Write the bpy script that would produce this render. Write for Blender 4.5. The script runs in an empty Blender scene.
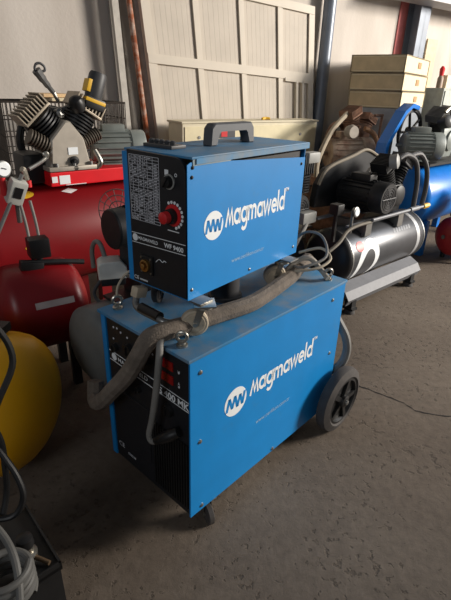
import bpy, bmesh, math, random
from mathutils import Vector, Matrix
random.seed(4)
PI = math.pi
scene = bpy.context.scene
COL = scene.collection

# ------------------------------------------------------------------ camera
cam_d = bpy.data.cameras.new('camera')
cam = bpy.data.objects.new('camera', cam_d); COL.objects.link(cam)
cam_d.sensor_fit = 'VERTICAL'; cam_d.sensor_height = 24.0
cam_d.lens = 455.48 / 600.0 * 24.0
cam_d.clip_start = .02
pitch, roll = .434, .0315
fw = Vector((0, math.cos(pitch), -math.sin(pitch)))
up = Vector((0, math.sin(pitch), math.cos(pitch)))
rt = Vector((1, 0, 0))
cr, sr = math.cos(roll), math.sin(roll)
X_ = rt*cr + up*sr
U_ = up*cr - rt*sr
M = Matrix((X_, U_, -fw)).transposed().to_4x4()
M.translation = Vector((0, 0, 1.3902))
cam.matrix_world = M
scene.camera = cam

# ------------------------------------------------------------------ light
world = bpy.data.worlds.new('world'); scene.world = world
world.use_nodes = True
bg = world.node_tree.nodes['Background']
bg.inputs[0].default_value = (.80, .88, 1.0, 1)
bg.inputs[1].default_value = .075

def area(name, loc, target, sx, sy, power, colr, spread=PI):
    l = bpy.data.lights.new(name, 'AREA'); l.shape = 'RECTANGLE'
    l.size = sx; l.size_y = sy; l.energy = power; l.color = colr; l.spread = spread
    o = bpy.data.objects.new(name, l); COL.objects.link(o)
    o.location = loc
    o.rotation_euler = (Vector(target)-Vector(loc)).to_track_quat('-Z', 'Y').to_euler()
    return o
# daylight through the hall's gate, far right, and its high window strip
area('gate_daylight', (9.5, 3.4, 3.4), (.0, 2.6, 1.2), 2.2, 1.8, 1230, (1.0, .92, .82))
area('gate_skylight', (5.2, 3.6, 3.0), (.6, 2.4, .6), 2.4, 1.6, 70, (.92, .95, 1.0))
area('front_fill', (-2.2, -3.4, 3.0), (-.1, 1.2, 1.1), 1.6, 1.2, 44, (.95, .97, 1.0))  # soft fill added behind the camera to lift the front panels

vs = scene.view_settings
vs.view_transform = 'Standard'; vs.look = 'None'; vs.gamma = 1; vs.exposure = 0.12
vs.use_curve_mapping = False

# ------------------------------------------------------------------ materials
MATS = {}
def srgb(c):
    return tuple(((v/255)/12.92 if v/255 <= .04045 else ((v/255+.055)/1.055)**2.4) for v in c) + (1,)
def mat(name, c, rough=.5, metal=0., var=.12, scale=18., dirt=None, dirt_amt=0., dirt_scale=6., bump=0., bump_scale=60., spec=.5, coat=0.):
    if name in MATS: return MATS[name]
    m = bpy.data.materials.new(name); m.use_nodes = True
    nt = m.node_tree; N = nt.nodes; Lk = nt.links
    b = N['Principled BSDF']
    b.inputs['Roughness'].default_value = rough
    b.inputs['Metallic'].default_value = metal
    b.inputs['Specular IOR Level'].default_value = spec
    b.inputs['Coat Weight'].default_value = coat
    tc = N.new('ShaderNodeTexCoord')
    nz = N.new('ShaderNodeTexNoise'); nz.inputs['Scale'].default_value = scale; nz.inputs['Detail'].default_value = 6
    Lk.new(tc.outputs['Object'], nz.inputs['Vector'])
    c4 = srgb(c)
    rp = N.new('ShaderNodeValToRGB')
    rp.color_ramp.elements[0].position = .3; rp.color_ramp.elements[1].position = .7
    rp.color_ramp.elements[0].color = tuple(max(0, v*(1-var)) for v in c4[:3]) + (1,)
    rp.color_ramp.elements[1].color = tuple(min(1, v*(1+var)) for v in c4[:3]) + (1,)
    Lk.new(nz.outputs['Fac'], rp.inputs['Fac'])
    out = rp.outputs['Color']
    if dirt:
        n2 = N.new('ShaderNodeTexNoise'); n2.inputs['Scale'].default_value = dirt_scale; n2.inputs['Detail'].default_value = 9
        n2.inputs['Roughness'].default_value = .7
        Lk.new(tc.outputs['Object'], n2.inputs['Vector'])
        r2 = N.new('ShaderNodeValToRGB')
        r2.color_ramp.elements[0].position = .62-.3*dirt_amt; r2.color_ramp.elements[1].position = .85-.25*dirt_amt
        r2.color_ramp.elements[1].color = (min(1, .25+dirt_amt),)*3 + (1,)
        Lk.new(n2.outputs['Fac'], r2.inputs['Fac'])
        mx = N.new('ShaderNodeMixRGB'); mx.inputs['Color2'].default_value = srgb(dirt)
        Lk.new(r2.outputs['Color'], mx.inputs['Fac']); Lk.new(out, mx.inputs['Color1'])
        out = mx.outputs['Color']
    Lk.new(out, b.inputs['Base Color'])
    if bump:
        n3 = N.new('ShaderNodeTexNoise'); n3.inputs['Scale'].default_value = bump_scale; n3.inputs['Detail'].default_value = 8
        Lk.new(tc.outputs['Object'], n3.inputs['Vector'])
        bp = N.new('ShaderNodeBump'); bp.inputs['Strength'].default_value = bump; bp.inputs['Distance'].default_value = .01
        Lk.new(n3.outputs['Fac'], bp.inputs['Height']); Lk.new(bp.outputs['Normal'], b.inputs['Normal'])
    MATS[name] = m
    return m

def floor_mat():
    m = bpy.data.materials.new('worn_concrete'); m.use_nodes = True
    nt = m.node_tree; N = nt.nodes; Lk = nt.links; b = N['Principled BSDF']
    tc = N.new('ShaderNodeTexCoord')
    def noise(s, d=8, r=.6):
        n = N.new('ShaderNodeTexNoise'); n.inputs['Scale'].default_value = s; n.inputs['Detail'].default_value = d
        n.inputs['Roughness'].default_value = r; Lk.new(tc.outputs['Object'], n.inputs['Vector']); return n
    a = noise(1.1, 6, .55); c = noise(26, 8, .7); p = noise(34, 5, .6); big = noise(3.2, 10, .68)
    rp = N.new('ShaderNodeValToRGB')
    rp.color_ramp.elements[0].position = .3; rp.color_ramp.elements[1].position = .72
    rp.color_ramp.elements[0].color = srgb((97, 86, 76)); rp.color_ramp.elements[1].color = srgb((125, 114, 102))
    Lk.new(a.outputs['Fac'], rp.inputs['Fac'])
    r2 = N.new('ShaderNodeValToRGB')
    r2.color_ramp.elements[0].position = .35; r2.color_ramp.elements[1].position = .7
    r2.color_ramp.elements[0].color = (.78, .77, .76, 1); r2.color_ramp.elements[1].color = (1.08, 1.07, 1.06, 1)
    Lk.new(c.outputs['Fac'], r2.inputs['Fac'])
    mu = N.new('ShaderNodeMixRGB'); mu.blend_type = 'MULTIPLY'; mu.inputs['Fac'].default_value = 1
    Lk.new(rp.outputs['Color'], mu.inputs['Color1']); Lk.new(r2.outputs['Color'], mu.inputs['Color2'])
    # pits: thresholded noise gives scattered small holes, denser in worn patches
    ad = N.new('ShaderNodeMath'); ad.operation = 'MULTIPLY_ADD'; ad.inputs[1].default_value = .55
    Lk.new(big.outputs['Fac'], ad.inputs[0]); Lk.new(p.outputs['Fac'], ad.inputs[2])
    r3 = N.new('ShaderNodeValToRGB')
    r3.color_ramp.elements[0].position = .875; r3.color_ramp.elements[1].position = .94
    Lk.new(ad.outputs[0], r3.inputs['Fac'])
    m2 = N.new('ShaderNodeMixRGB'); m2.inputs['Color2'].default_value = srgb((78, 69, 60))
    fm = N.new('ShaderNodeMath'); fm.operation = 'MULTIPLY'; fm.inputs[1].default_value = .6
    Lk.new(r3.outputs['Color'], fm.inputs[0]); Lk.new(fm.outputs[0], m2.inputs['Fac'])
    Lk.new(mu.outputs['Color'], m2.inputs['Color1'])
    Lk.new(m2.outputs['Color'], b.inputs['Base Color'])
    b.inputs['Roughness'].default_value = .78; b.inputs['Specular IOR Level'].default_value = .3
    sb = N.new('ShaderNodeMath'); sb.operation = 'MULTIPLY_ADD'; sb.inputs[1].default_value = -1.6
    Lk.new(r3.outputs['Color'], sb.inputs[0]); Lk.new(c.outputs['Fac'], sb.inputs[2])
    bp = N.new('ShaderNodeBump'); bp.inputs['Strength'].default_value = .55; bp.inputs['Distance'].default_value = .006
    Lk.new(sb.outputs[0], bp.inputs['Height']); Lk.new(bp.outputs['Normal'], b.inputs['Normal'])
    return m

def wall_mat():
    m = bpy.data.materials.new('stained_plaster'); m.use_nodes = True
    nt = m.node_tree; N = nt.nodes; Lk = nt.links; b = N['Principled BSDF']
    tc = N.new('ShaderNodeTexCoord')
    mp = N.new('ShaderNodeMapping'); mp.inputs['Scale'].default_value = (1.4, 1.4, .35)
    Lk.new(tc.outputs['Object'], mp.inputs['Vector'])
    n = N.new('ShaderNodeTexNoise'); n.inputs['Scale'].default_value = 2.2; n.inputs['Detail'].default_value = 8
    Lk.new(mp.outputs['Vector'], n.inputs['Vector'])
    rp = N.new('ShaderNodeValToRGB')
    rp.color_ramp.elements[0].position = .3; rp.color_ramp.elements[1].position = .65
    rp.color_ramp.elements[0].color = srgb((186, 177, 167)); rp.color_ramp.elements[1].color = srgb((208, 200, 191))
    Lk.new(n.outputs['Fac'], rp.inputs['Fac']); Lk.new(rp.outputs['Color'], b.inputs['Base Color'])
    b.inputs['Roughness'].default_value = .9
    n2 = N.new('ShaderNodeTexNoise'); n2.inputs['Scale'].default_value = 40; Lk.new(tc.outputs['Object'], n2.inputs['Vector'])
    bp = N.new('ShaderNodeBump'); bp.inputs['Strength'].default_value = .15; bp.inputs['Distance'].default_value = .01
    Lk.new(n2.outputs['Fac'], bp.inputs['Height']); Lk.new(bp.outputs['Normal'], b.inputs['Normal'])
    return m

BLUE = mat('blue_paint', (16, 132, 204), .42, 0, .05, 9, dirt=(96, 118, 130), dirt_amt=.10, dirt_scale=7)
BLUETOP = mat('dusty_blue_paint', (54, 124, 170), .6, 0, .10, 7, dirt=(136, 134, 126), dirt_amt=.55, dirt_scale=5)
BLACKP = mat('black_panel', (30, 31, 35), .45, 0, .15, 30)
WHITE = mat('white_print', (236, 240, 242), .6, 0, .02)
PALE = mat('pale_print', (150, 190, 222), .6, 0, .02)
TABLEP = mat('grey_print', (208, 210, 216), .6, 0, .08)
REDK = mat('red_plastic', (206, 38, 42), .4, 0, .05)
REDD = mat('red_display', (150, 22, 26), .25, 0, .05)
CHROME = mat('worn_zinc', (176, 172, 162), .32, .9, .12, 40, dirt=(90, 76, 58), dirt_amt=.3, dirt_scale=30)
STEEL = mat('dull_steel', (140, 140, 138), .42, .8, .1, 30)
BRASS = mat('brass', (190, 146, 84), .35, .9, .1)
RUBBER = mat('dusty_rubber', (64, 60, 58), .8, 0, .2, 24, dirt=(92, 84, 76), dirt_amt=.3, dirt_scale=20)
BLACKPL = mat('black_plastic', (24, 24, 25), .45, 0, .15)
TREADC = mat('beige_wheel', (186, 172, 150), .6, 0, .15, 40)
FABRIC = mat('dirty_hose_sleeve', (112, 102, 92), .9, 0, .18, 30, dirt=(70, 62, 54), dirt_amt=.5, dirt_scale=14, bump=.4, bump_scale=160)
GREYHOSE = mat('grey_hose', (120, 118, 114), .6, 0, .1)
DARKGREY = mat('dark_grey_paint', (62, 62, 64), .5, 0, .12)
HANDLE = mat('handle_plastic', (74, 76, 80), .5, 0, .08)
BLACKTANK = mat('black_tank_paint', (80, 82, 86), .36, .45, .10, 10)
BLACKM = mat('black_machine', (30, 31, 33), .5, .1, .2, 25, dirt=(84, 76, 64), dirt_amt=.22, dirt_scale=14)
SILVERP = mat('silver_paint', (126, 128, 132), .55, .2, .08, 30)
REDTANK = mat('red_tank_paint', (122, 15, 21), .4, 0, .08, 6, dirt=(96, 48, 40), dirt_amt=.22, dirt_scale=5)
REDB = mat('bright_red_paint', (226, 22, 34), .4, 0, .05)
YELLOW = mat('yellow_tank_paint', (244, 178, 14), .4, 0, .05, 6, dirt=(120, 88, 40), dirt_amt=.14)
BLUETANK = mat('blue_tank_paint', (24, 116, 206), .3, 0, .08, 8)
CREAM = mat('cream_paint', (214, 204, 176), .6, 0, .05)
CREAMW = mat('cream_wood', (226, 212, 178), .6, 0, .06, 20)
TAN = mat('tan_board', (208, 188, 150), .7, 0, .1, 12)
RUSTY = mat('rusty_iron', (136, 102, 82), .85, .1, .35, 14, dirt=(70, 62, 58), dirt_amt=.5, dirt_scale=8)
RUSTPIPE = mat('rusty_pipe', (150, 80, 44), .85, 0, .25, 14, dirt=(196, 184, 170), dirt_amt=.62, dirt_scale=18)
ALU = mat('cast_aluminium', (178, 170, 158), .5, .45, .08, 25)
ALUF = mat('aluminium_fins', (172, 160, 142), .5, .45, .15, 25)
GREYMOTOR = mat('grey_motor_paint', (128, 134, 130), .5, .1, .1, 20)
COLUMNP = mat('blue_grey_column_paint', (118, 126, 138), .38, .2, .12, 8, dirt=(150, 140, 130), dirt_amt=.2)
PANELP = mat('off_white_door_paint', (206, 196, 180), .6, 0, .04, 6)
PANELB = mat('off_white_boarding', (196, 186, 172), .7, 0, .06, 5)
GREYB = mat('grey_boards', (140, 134, 126), .8, 0, .12, 6)
WIRE = mat('dark_wire', (62, 56, 50), .6, .4, .1)
GALV = mat('galvanised_sheet', (146, 152, 158), .5, .4, .15, 6)
YLAB = mat('yellow_label', (222, 174, 40), .5, 0, .05)
REDSTRIP = mat('faded_red_paint', (198, 112, 108), .7, 0, .1)
TRAYB = mat('black_tray', (26, 26, 27), .55, 0, .2)
MIDGREY = mat('grey_plastic', (150, 150, 146), .5, 0, .06)

# ------------------------------------------------------------------ geometry helpers
class MB:
    def __init__(s): s.bm = bmesh.new(); s.sharp = False
    def box(s, x0, x1, y0, y1, z0, z1, bev=0., m=None):
        b = bmesh.new()
        bmesh.ops.create_cube(b, size=1)
        for v in b.verts:
            v.co = Vector((x0+(v.co.x+.5)*(x1-x0), y0+(v.co.y+.5)*(y1-y0), z0+(v.co.z+.5)*(z1-z0)))
        if bev: bmesh.ops.bevel(b, geom=b.edges[:], offset=bev, segments=2, affect='EDGES', profile=.6)
        return s._add(b, m)
    def _add(s, b, m=None):
        if m is not None: bmesh.ops.transform(b, matrix=m, verts=b.verts[:])
        me = bpy.data.meshes.new('tmp'); b.to_mesh(me); b.free()
        s.bm.from_mesh(me); bpy.data.meshes.remove(me); return s
    def cbox(s, c, sx, sy, sz, rot=(0, 0, 0), bev=0.):
        from mathutils import Euler
        m = Matrix.Translation(c) @ Euler(rot).to_matrix().to_4x4()
        return s.box(-sx/2, sx/2, -sy/2, sy/2, -sz/2, sz/2, bev, m)
    def lathe(s, prof, p0, axis, seg=32):
        """prof: [(t, r)...] along axis from p0"""
        a = Vector(axis).normalized(); q = a.to_track_quat('Z', 'Y').to_matrix()
        bm = s.bm; rings = []
        for t, r in prof:
            c = Vector(p0)+a*t
            if r <= 1e-6: rings.append([bm.verts.new(c)])
            else: rings.append([bm.verts.new(c+q@Vector((r*math.cos(2*PI*i/seg), r*math.sin(2*PI*i/seg), 0))) for i in range(seg)])
        for A, B in zip(rings, rings[1:]):
            for i in range(seg):
                j = (i+1) % seg
                if len(A) == 1 and len(B) == 1: continue
                if len(A) == 1: bm.faces.new((A[0], B[i], B[j]))
                elif len(B) == 1: bm.faces.new((A[i], A[j], B[0]))
                else: bm.faces.new((A[i], A[j], B[j], B[i]))
        if len(rings[0]) > 1: bm.faces.new(rings[0][::-1])
        if len(rings[-1]) > 1: bm.faces.new(rings[-1])
        return s
    def cyl(s, p0, p1, r, r1=None, seg=24):
        p0, p1 = Vector(p0), Vector(p1); L = (p1-p0).length
        return s.lathe([(0, r), (L, r if r1 is None else r1)], p0, p1-p0, seg)
    def tank(s, p0, p1, r, cap=.45, seg=48):
        p0, p1 = Vector(p0), Vector(p1); L = (p1-p0).length; h = r*cap
        pr = [(-h*math.cos(k*PI/16), r*math.sin(k*PI/16)) for k in range(8)] + [(0, r)]
        pr[0] = (-h, 0)
        pr += [(L, r)] + [(L+h*math.sin(k*PI/16), r*math.cos(k*PI/16)) for k in range(1, 8)] + [(L+h, 0)]
        return s.lathe(pr, p0, p1-p0, seg)
    def tube(s, pts, r, seg=12, smooth=6, closed=False):
        P = [Vector(p) for p in pts]
        if smooth > 1 and len(P) > 2:
            Q = []; n = len(P)
            rng = range(n) if closed else range(n-1)
            for i in rng:
                if closed: a, b, c, d = P[i-1], P[i], P[(i+1) % n], P[(i+2) % n]
                else: a, b, c, d = P[max(i-1, 0)], P[i], P[i+1], P[min(i+2, n-1)]
                for k in range(smooth):
                    t = k/smooth
                    Q.append(.5*((2*b)+(c-a)*t+(2*a-5*b+4*c-d)*t*t+(3*b-a-3*c+d)*t**3))
            if not closed: Q.append(P[-1])
            P = Q
        bm = s.bm; n = len(P); rings = []; prev = None
        for i in range(n):
            if closed: t = P[(i+1) % n]-P[i-1]
            else: t = P[min(i+1, n-1)]-P[max(i-1, 0)]
            if t.length < 1e-9: t = Vector((0, 0, 1))
            t.normalize()
            if prev is None:
                nrm = t.orthogonal().normalized()
            else:
                nrm = prev-t*prev.dot(t)
                nrm = nrm.normalized() if nrm.length > 1e-6 else t.orthogonal().normalized()
            prev = nrm; bn = t.cross(nrm)
            rr = r[i*len(r)//n] if isinstance(r, (list, tuple)) else r
            rings.append([bm.verts.new(P[i]+rr*(math.cos(2*PI*k/seg)*nrm+math.sin(2*PI*k/seg)*bn)) for k in range(seg)])
        pr = list(zip(rings, rings[1:]))
        if closed: pr.append((rings[-1], rings[0]))
        for A, B in pr:
            for k in range(seg):
                j = (k+1) % seg; bm.faces.new((A[k], A[j], B[j], B[k]))
        if not closed: bm.faces.new(rings[0][::-1]); bm.faces.new(rings[-1])
        return s
    def torus(s, c, axis, R, r, seg=28, sseg=10):
        q = Vector(axis).normalized().to_track_quat('Z', 'Y').to_matrix()
        return s.tube([Vector(c)+q@Vector((R*math.cos(2*PI*i/seg), R*math.sin(2*PI*i/seg), 0)) for i in range(seg)], r, sseg, 1, True)
    def prism(s, poly, e0, e1, m, bev=0.):
        """poly 2D (x,y) extruded in local z from e0 to e1 then matrix m"""
        b = bmesh.new()
        A = [b.verts.new((x, y, e0)) for x, y in poly]; B = [b.verts.new((x, y, e1)) for x, y in poly]
        n = len(poly)
        b.faces.new(A[::-1]); b.faces.new(B)
        for i in range(n): b.faces.new((A[i], A[(i+1) % n], B[(i+1) % n], B[i]))
        if bev: bmesh.ops.bevel(b, geom=b.edges[:], offset=bev, segments=1, affect='EDGES')
        return s._add(b, m)
    def text(s, body, width, height, m, depth=.0006, bold=.0):
        cu = bpy.data.curves.new('t', 'FONT'); cu.body = body; cu.size = 1; cu.offset = bold; cu.extrude = .0; cu.resolution_u = 3
        o = bpy.data.objects.new('t', cu); COL.objects.link(o)
        me = bpy.data.meshes.new_from_object(o.evaluated_get(bpy.context.evaluated_depsgraph_get()))
        bpy.data.objects.remove(o); bpy.data.curves.remove(cu)
        xs = [v.co.x for v in me.vertices]; ys = [v.co.y for v in me.vertices]
        w = max(xs)-min(xs); h = max(ys)-min(ys); b = bmesh.new(); b.from_mesh(me); bpy.data.meshes.remove(me)
        for v in b.verts:
            v.co.x = (v.co.x-min(xs))/w*width; v.co.y = (v.co.y-min(ys))/h*height
        for v in b.verts: v.co.z += depth
        return s._add(b, m)
    def build(s, name, m, parent=None, smooth=True, label=None):
        me = bpy.data.meshes.new(name)
        bmesh.ops.recalc_face_normals(s.bm, faces=s.bm.faces[:])
        s.bm.to_mesh(me); s.bm.free()
        if smooth:
            me.polygons.foreach_set('use_smooth', [True]*len(me.polygons))
            me.set_sharp_from_angle(angle=math.radians(34))
        me.materials.append(m)
        o = bpy.data.objects.new(name, me); COL.objects.link(o)
        if parent is not None: o.parent = parent
        if label: o['label'] = label
        return o

def tag(o, label, cat, group=None, kind=None):
    if label: o['label'] = label
    if cat: o['category'] = cat
    if group: o['group'] = group
    if kind: o['kind'] = kind
    return o
def thing(name, label, cat, loc=(0, 0, 0), yaw=0, group=None):
    o = bpy.data.objects.new(name, None); COL.objects.link(o)
    o.empty_display_size = .1
    o.location = loc; o.rotation_euler = (0, 0, yaw)
    return tag(o, label, cat, group)
def copy_obj(o, parent=None):
    c = o.copy(); COL.objects.link(c)
    if parent is not None: c.parent = parent
    return c
def struct(o): o['kind'] = 'structure'; return o

RX90 = Matrix.Rotation(PI/2, 4, 'X')
def logo_word(mb, width, xh, m, t=.25, depth=.0006):
    """the round geometric lettering of the maker's word, drawn as strokes; xh = x height"""
    def arc(cx, cy, R, a0, a1, n=22): return [(cx+R*math.cos(math.radians(a0+(a1-a0)*i/n)), cy+R*math.sin(math.radians(a0+(a1-a0)*i/n))) for i in range(n+1)]
    G = {'M': (1.25, [[(.08, 0), (.40, 1.0), (.66, .22), (.92, 1.0), (1.16, 0)]]),
         'a': (1.12, [arc(.52, .5, .40, 0, 360), [(.93, 0), (.93, 1)]]),
         'g': (1.12, [arc(.52, .5, .40, 0, 360), [(.93, 1), (.93, -.05)]+arc(.53, -.05, .40, 0, -145, 12)]),
         'm': (1.52, [[(.11, 0), (.11, 1)], arc(.405, .60, .295, 180, 0, 12)+[(.70, 0)], arc(.995, .60, .295, 180, 0, 12)+[(1.29, 0)]]),
         'w': (1.42, [[(.06, 1), (.36, .06), (.66, .94), (.96, .06), (1.26, 1)]]),
         'e': (1.08, [[(.14, .5), (.90, .5)]+arc(.52, .5, .40, 0, 318)]),
         'l': (.42, [[(.16, 0), (.16, 1.5)]]),
         'd': (1.1, [arc(.52, .5, .40, 0, 360), [(.93, 0), (.93, 1.5)]])}
    tot = sum(G[c][0] for c in 'Magmaweld')-.15; kx = width/tot; x = 0; b = bmesh.new()
    for c in 'Magmaweld':
        adv, st = G[c]
        for pl in st:
            P = [Vector((x+p[0], p[1])) for p in pl]; L = []; R = []; n = len(P)
            cl = (P[0]-P[-1]).length < 1e-6
            for i in range(n):
                a_ = P[i-1] if i else (P[-2] if cl else P[0]); b_ = P[i+1] if i < n-1 else (P[1] if cl else P[-1])
                d1 = (P[i]-a_); d2 = (b_-P[i])
                d1 = d1.normalized() if d1.length > 1e-9 else d2.normalized(); d2 = d2.normalized() if d2.length > 1e-9 else d1
                tt = (d1+d2); tt = tt.normalized() if tt.length > 1e-6 else d1
                nn = Vector((-tt.y, tt.x)); k = t/2/max(.55, abs(nn.dot(Vector((-d1.y, d1.x)))))
                L.append(P[i]+nn*k); R.append(P[i]-nn*k)
            VL = [b.verts.new((p.x*kx, p.y*xh, depth)) for p in L]; VR = [b.verts.new((p.x*kx, p.y*xh, depth)) for p in R]
            for i in range(n-1): b.faces.new((VL[i], VR[i], VR[i+1], VL[i+1]))
        x += adv
    mb._add(b, m)
def side_m(x, y, z, tilt=0):      # text on a face whose normal is local -Y
    return Matrix.Translation((x, y, z)) @ RX90 @ Matrix.Rotation(tilt, 4, 'Z')
def front_m(x, y, z, tilt=0):     # text on a face whose normal is local -X (reads towards -Y)
    return Matrix.Translation((x, y, z)) @ Matrix.Rotation(-PI/2, 4, 'Z') @ RX90 @ Matrix.Rotation(tilt, 4, 'Z')

# ------------------------------------------------------------------ setting
TH = math.radians(35)
ORG = Vector((0, 4.7, 0))
WS = Vector((math.cos(TH), math.sin(TH), 0)); WN = Vector((-math.sin(TH), math.cos(TH), 0))
def W(s, n, z=0): return ORG+WS*s+WN*n+Vector((0, 0, z))
def wthing(name, label, cat, s, n, z=0, group=None): return thing(name, label, cat, W(s, n, z), TH, group)

b = bmesh.new()
vs_ = [b.verts.new(v) for v in ((-9, -4, 0), (12, -4, 0), (12, 14, 0), (-9, 14, 0))]; b.faces.new(vs_)
me = bpy.data.meshes.new('floor'); b.to_mesh(me); b.free(); me.materials.append(floor_mat())
fl = bpy.data.objects.new('floor', me); COL.objects.link(fl); struct(fl)
wl = MB().box(-6, 9, 0, .2, 0, 4.6).build('wall_back', wall_mat(), None, False)
wl.location = ORG; wl.rotation_euler = (0, 0, TH); struct(wl)
# unseen hall side wall at right, added so its gate edge shades near floor
gw = MB(); gw.box(4.0, 4.18, -4, 1.7, 0, 4.6); gw.box(4.0, 4.18, 1.7, 6.2, 3.5, 4.6); gw.box(4.0, 4.18, 6.2, 7.4, 0, 4.6)
gw = gw.build('wall_right', wall_mat(), None, False); struct(gw)
# low plinth of the wall
pl = MB().box(-6, 9, -.02, 0, 0, .12).build('baseboard_back', mat('grey_plinth', (110, 104, 98), .8), None, False)
pl.location = ORG; pl.rotation_euler = (0, 0, TH); struct(pl)

# crack in the floor slab: a thin dark groove strip
crack = [(0.682, 2.007), (0.711, 1.985), (0.79, 1.926), (0.891, 1.859), (0.934, 1.792), (1.013, 1.767), (1.095, 1.755), (1.5, 1.7), (2.1, 1.72)]
b = bmesh.new(); prev = None
pp = []
for (x0, y0), (x1, y1) in zip(crack, crack[1:]):
    for k in range(5):
        t = k/5; pp.append((x0+(x1-x0)*t+random.uniform(-.004, .004), y0+(y1-y0)*t+random.uniform(-.004, .004)))
for x, y in pp:
    w = random.uniform(.0028, .0062)
    cur = (b.verts.new((x, y-w, .0012)), b.verts.new((x, y+w, .0012)))
    if prev: b.faces.new((prev[0], cur[0], cur[1], prev[1]))
    prev = cur
me = bpy.data.meshes.new('trim_1'); b.to_mesh(me); b.free(); me.materials.append(mat('crack_dark', (34, 29, 25), .95))
ck = bpy.data.objects.new('trim_1', me); COL.objects.link(ck); struct(ck)

# steel frame of the hall
o = struct(MB().cyl(W(1.06, -.10, 0), W(1.055, -.10, 4.6), .062, seg=32).build('trim_2', COLUMNP)); o['label'] = 'round blue grey steel column against the wall'
m = MB(); m.box(-.09, .09, -.012, .0, 0, 2.42); m.box(-.09, .09, -.17, -.158, 0, 2.42); m.box(-.006, .006, -.17, 0, 0, 2.42)
o = struct(m.build('trim_3', COLUMNP, None, False)); o.location = W(2.46, -.02); o.rotation_euler = (0, 0, TH)
o['label'] = 'steel H column behind the crates'
m = MB(); m.box(-1.5, 4, -.012, .0, 2.30, 2.52); m.box(-1.5, 4, -.16, .10, 2.28, 2.30); m.box(-1.5, 4, -.16, .10, 2.52, 2.54)
o = struct(m.build('trim_4', mat('grey_beam_paint', (150, 148, 150), .5, .2, .1), None, False)); o.location = W(3.2, -.28); o.rotation_euler = (0, 0, TH)
o['label'] = 'grey steel beam running along the wall'
o = struct(MB().box(-.03, .13, -.01, 0, .0, 2.9).build('trim_5', REDSTRIP, None, False)); o.location = W(2.27, -.005); o.rotation_euler = (0, 0, TH)
o['label'] = 'faded red painted strip beside the column'

# big panelled door leaf leaning on the wall
t = wthing('door_leaf', 'off-white panelled door leaf of boarded fields leaning on the wall behind the machines', 'door', 0, -.12)
def lean(s, z): return s - .115*(z-1.58)                        # the stiles lean to the left
def quad(mb, s0, z0, s1, z1, w, y0, y1, vert):
    if vert: poly = [(lean(s0, z0), z0), (lean(s0, z0)+w, z0), (lean(s0, z1)+w, z1), (lean(s0, z1), z1)]
    else: poly = [(lean(s0, z0), z0), (lean(s1, z1), z1), (lean(s1, z1), z1+w), (lean(s0, z0), z0+w)]
    mb.prism(poly, -y1, -y0, RX90)
SL = -.045
def rz(z, s): return z+SL*(s+.93)
m = MB()
for s_, w in ((-.93, .075), (-.475, .055), (-.02, .052), (.405, .055), (.79, .07)):
    poly = [(lean(s_, .1), .1), (lean(s_, .1)+w, .1), (lean(s_, 2.62)+w, 2.62), (lean(s_, 2.62), 2.62)]
    if s_ > 0: poly = [(lean(s_, .1), .1), (lean(s_, .1)+w, .1), (lean(s_, 2.13)+w, rz(2.19, s_+w)), (lean(s_, 2.13), rz(2.19, s_))]
    else: poly = [(lean(s_, .1), .1), (lean(s_, .1)+w, .1), (lean(s_, 2.2)+w, rz(2.19, s_+w)), (lean(s_, 2.2), rz(2.19, s_))]
    MB().prism(poly, 0, .05, RX90).build('stile', PANELP, t, False)
m = MB()
for z, w in ((.1, .09), (.62, .065), (1.56, .068), (2.125, .065)):
    a, c = -.93, .86
    MB().prism([(lean(a, z), z), (lean(c, z), rz(z, c)), (lean(c, z+w), rz(z, c)+w), (lean(a, z+w), z+w)], .001, .056, RX90).build('rail', PANELP, t, False)
m = MB()
sx = [-.86, -.42, .03, .46]; sw = [.385, .40, .375, .33]
for a, w in zip(sx, sw):
    n = 8 if a < .4 else 6
    for z0, z1 in ((.19, .62), (.685, 1.56), (1.628, 2.125)):
        for k in range(n):
            x0 = a+w*k/n-.003; x1 = a+w*(k+1)/n-.0042
            m.prism([(lean(x0, z0), rz(z0, x0)), (lean(x1, z0), rz(z0, x1)), (lean(x1, z1), rz(z1, x1)), (lean(x0, z1), rz(z1, x0))], .026+.0004*(k % 2), .032, RX90)
m.prism([(lean(-.9, .12), .12), (lean(.82, .12), .1), (lean(.82, 2.15), 2.06), (lean(-.9, 2.15), 2.15)], .004, .024, RX90)
m.build('boarding', PANELB, t, False)
m = MB()
for x in (.62, .70):
    m.prism([(lean(x, .7), .66), (lean(x, .7)+.025, .66), (lean(x, 1.5)+.025, 1.49), (lean(x, 1.5), 1.49)], .03, .062, RX90)
m.prism([(lean(.48, 1.47), 1.475), (lean(.79, 1.47), 1.46), (lean(.79, 1.5), 1.49), (lean(.48, 1.5), 1.505)], .03, .062, RX90)
m.build('inner_frame', PANELP, t, False)

# dark strip standing in for the shaded gap right of the door leaf
o = MB().box(.895, .93, -.06, -.0, .2, 1.62).build('gap_strip', mat('gap_dark', (70, 66, 62), .6, .3), None, False)
o.location = ORG; o.rotation_euler = (0, 0, TH)
tag(o, 'dark strip standing in for the shaded gap between door leaf and round column', 'strip')

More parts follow.
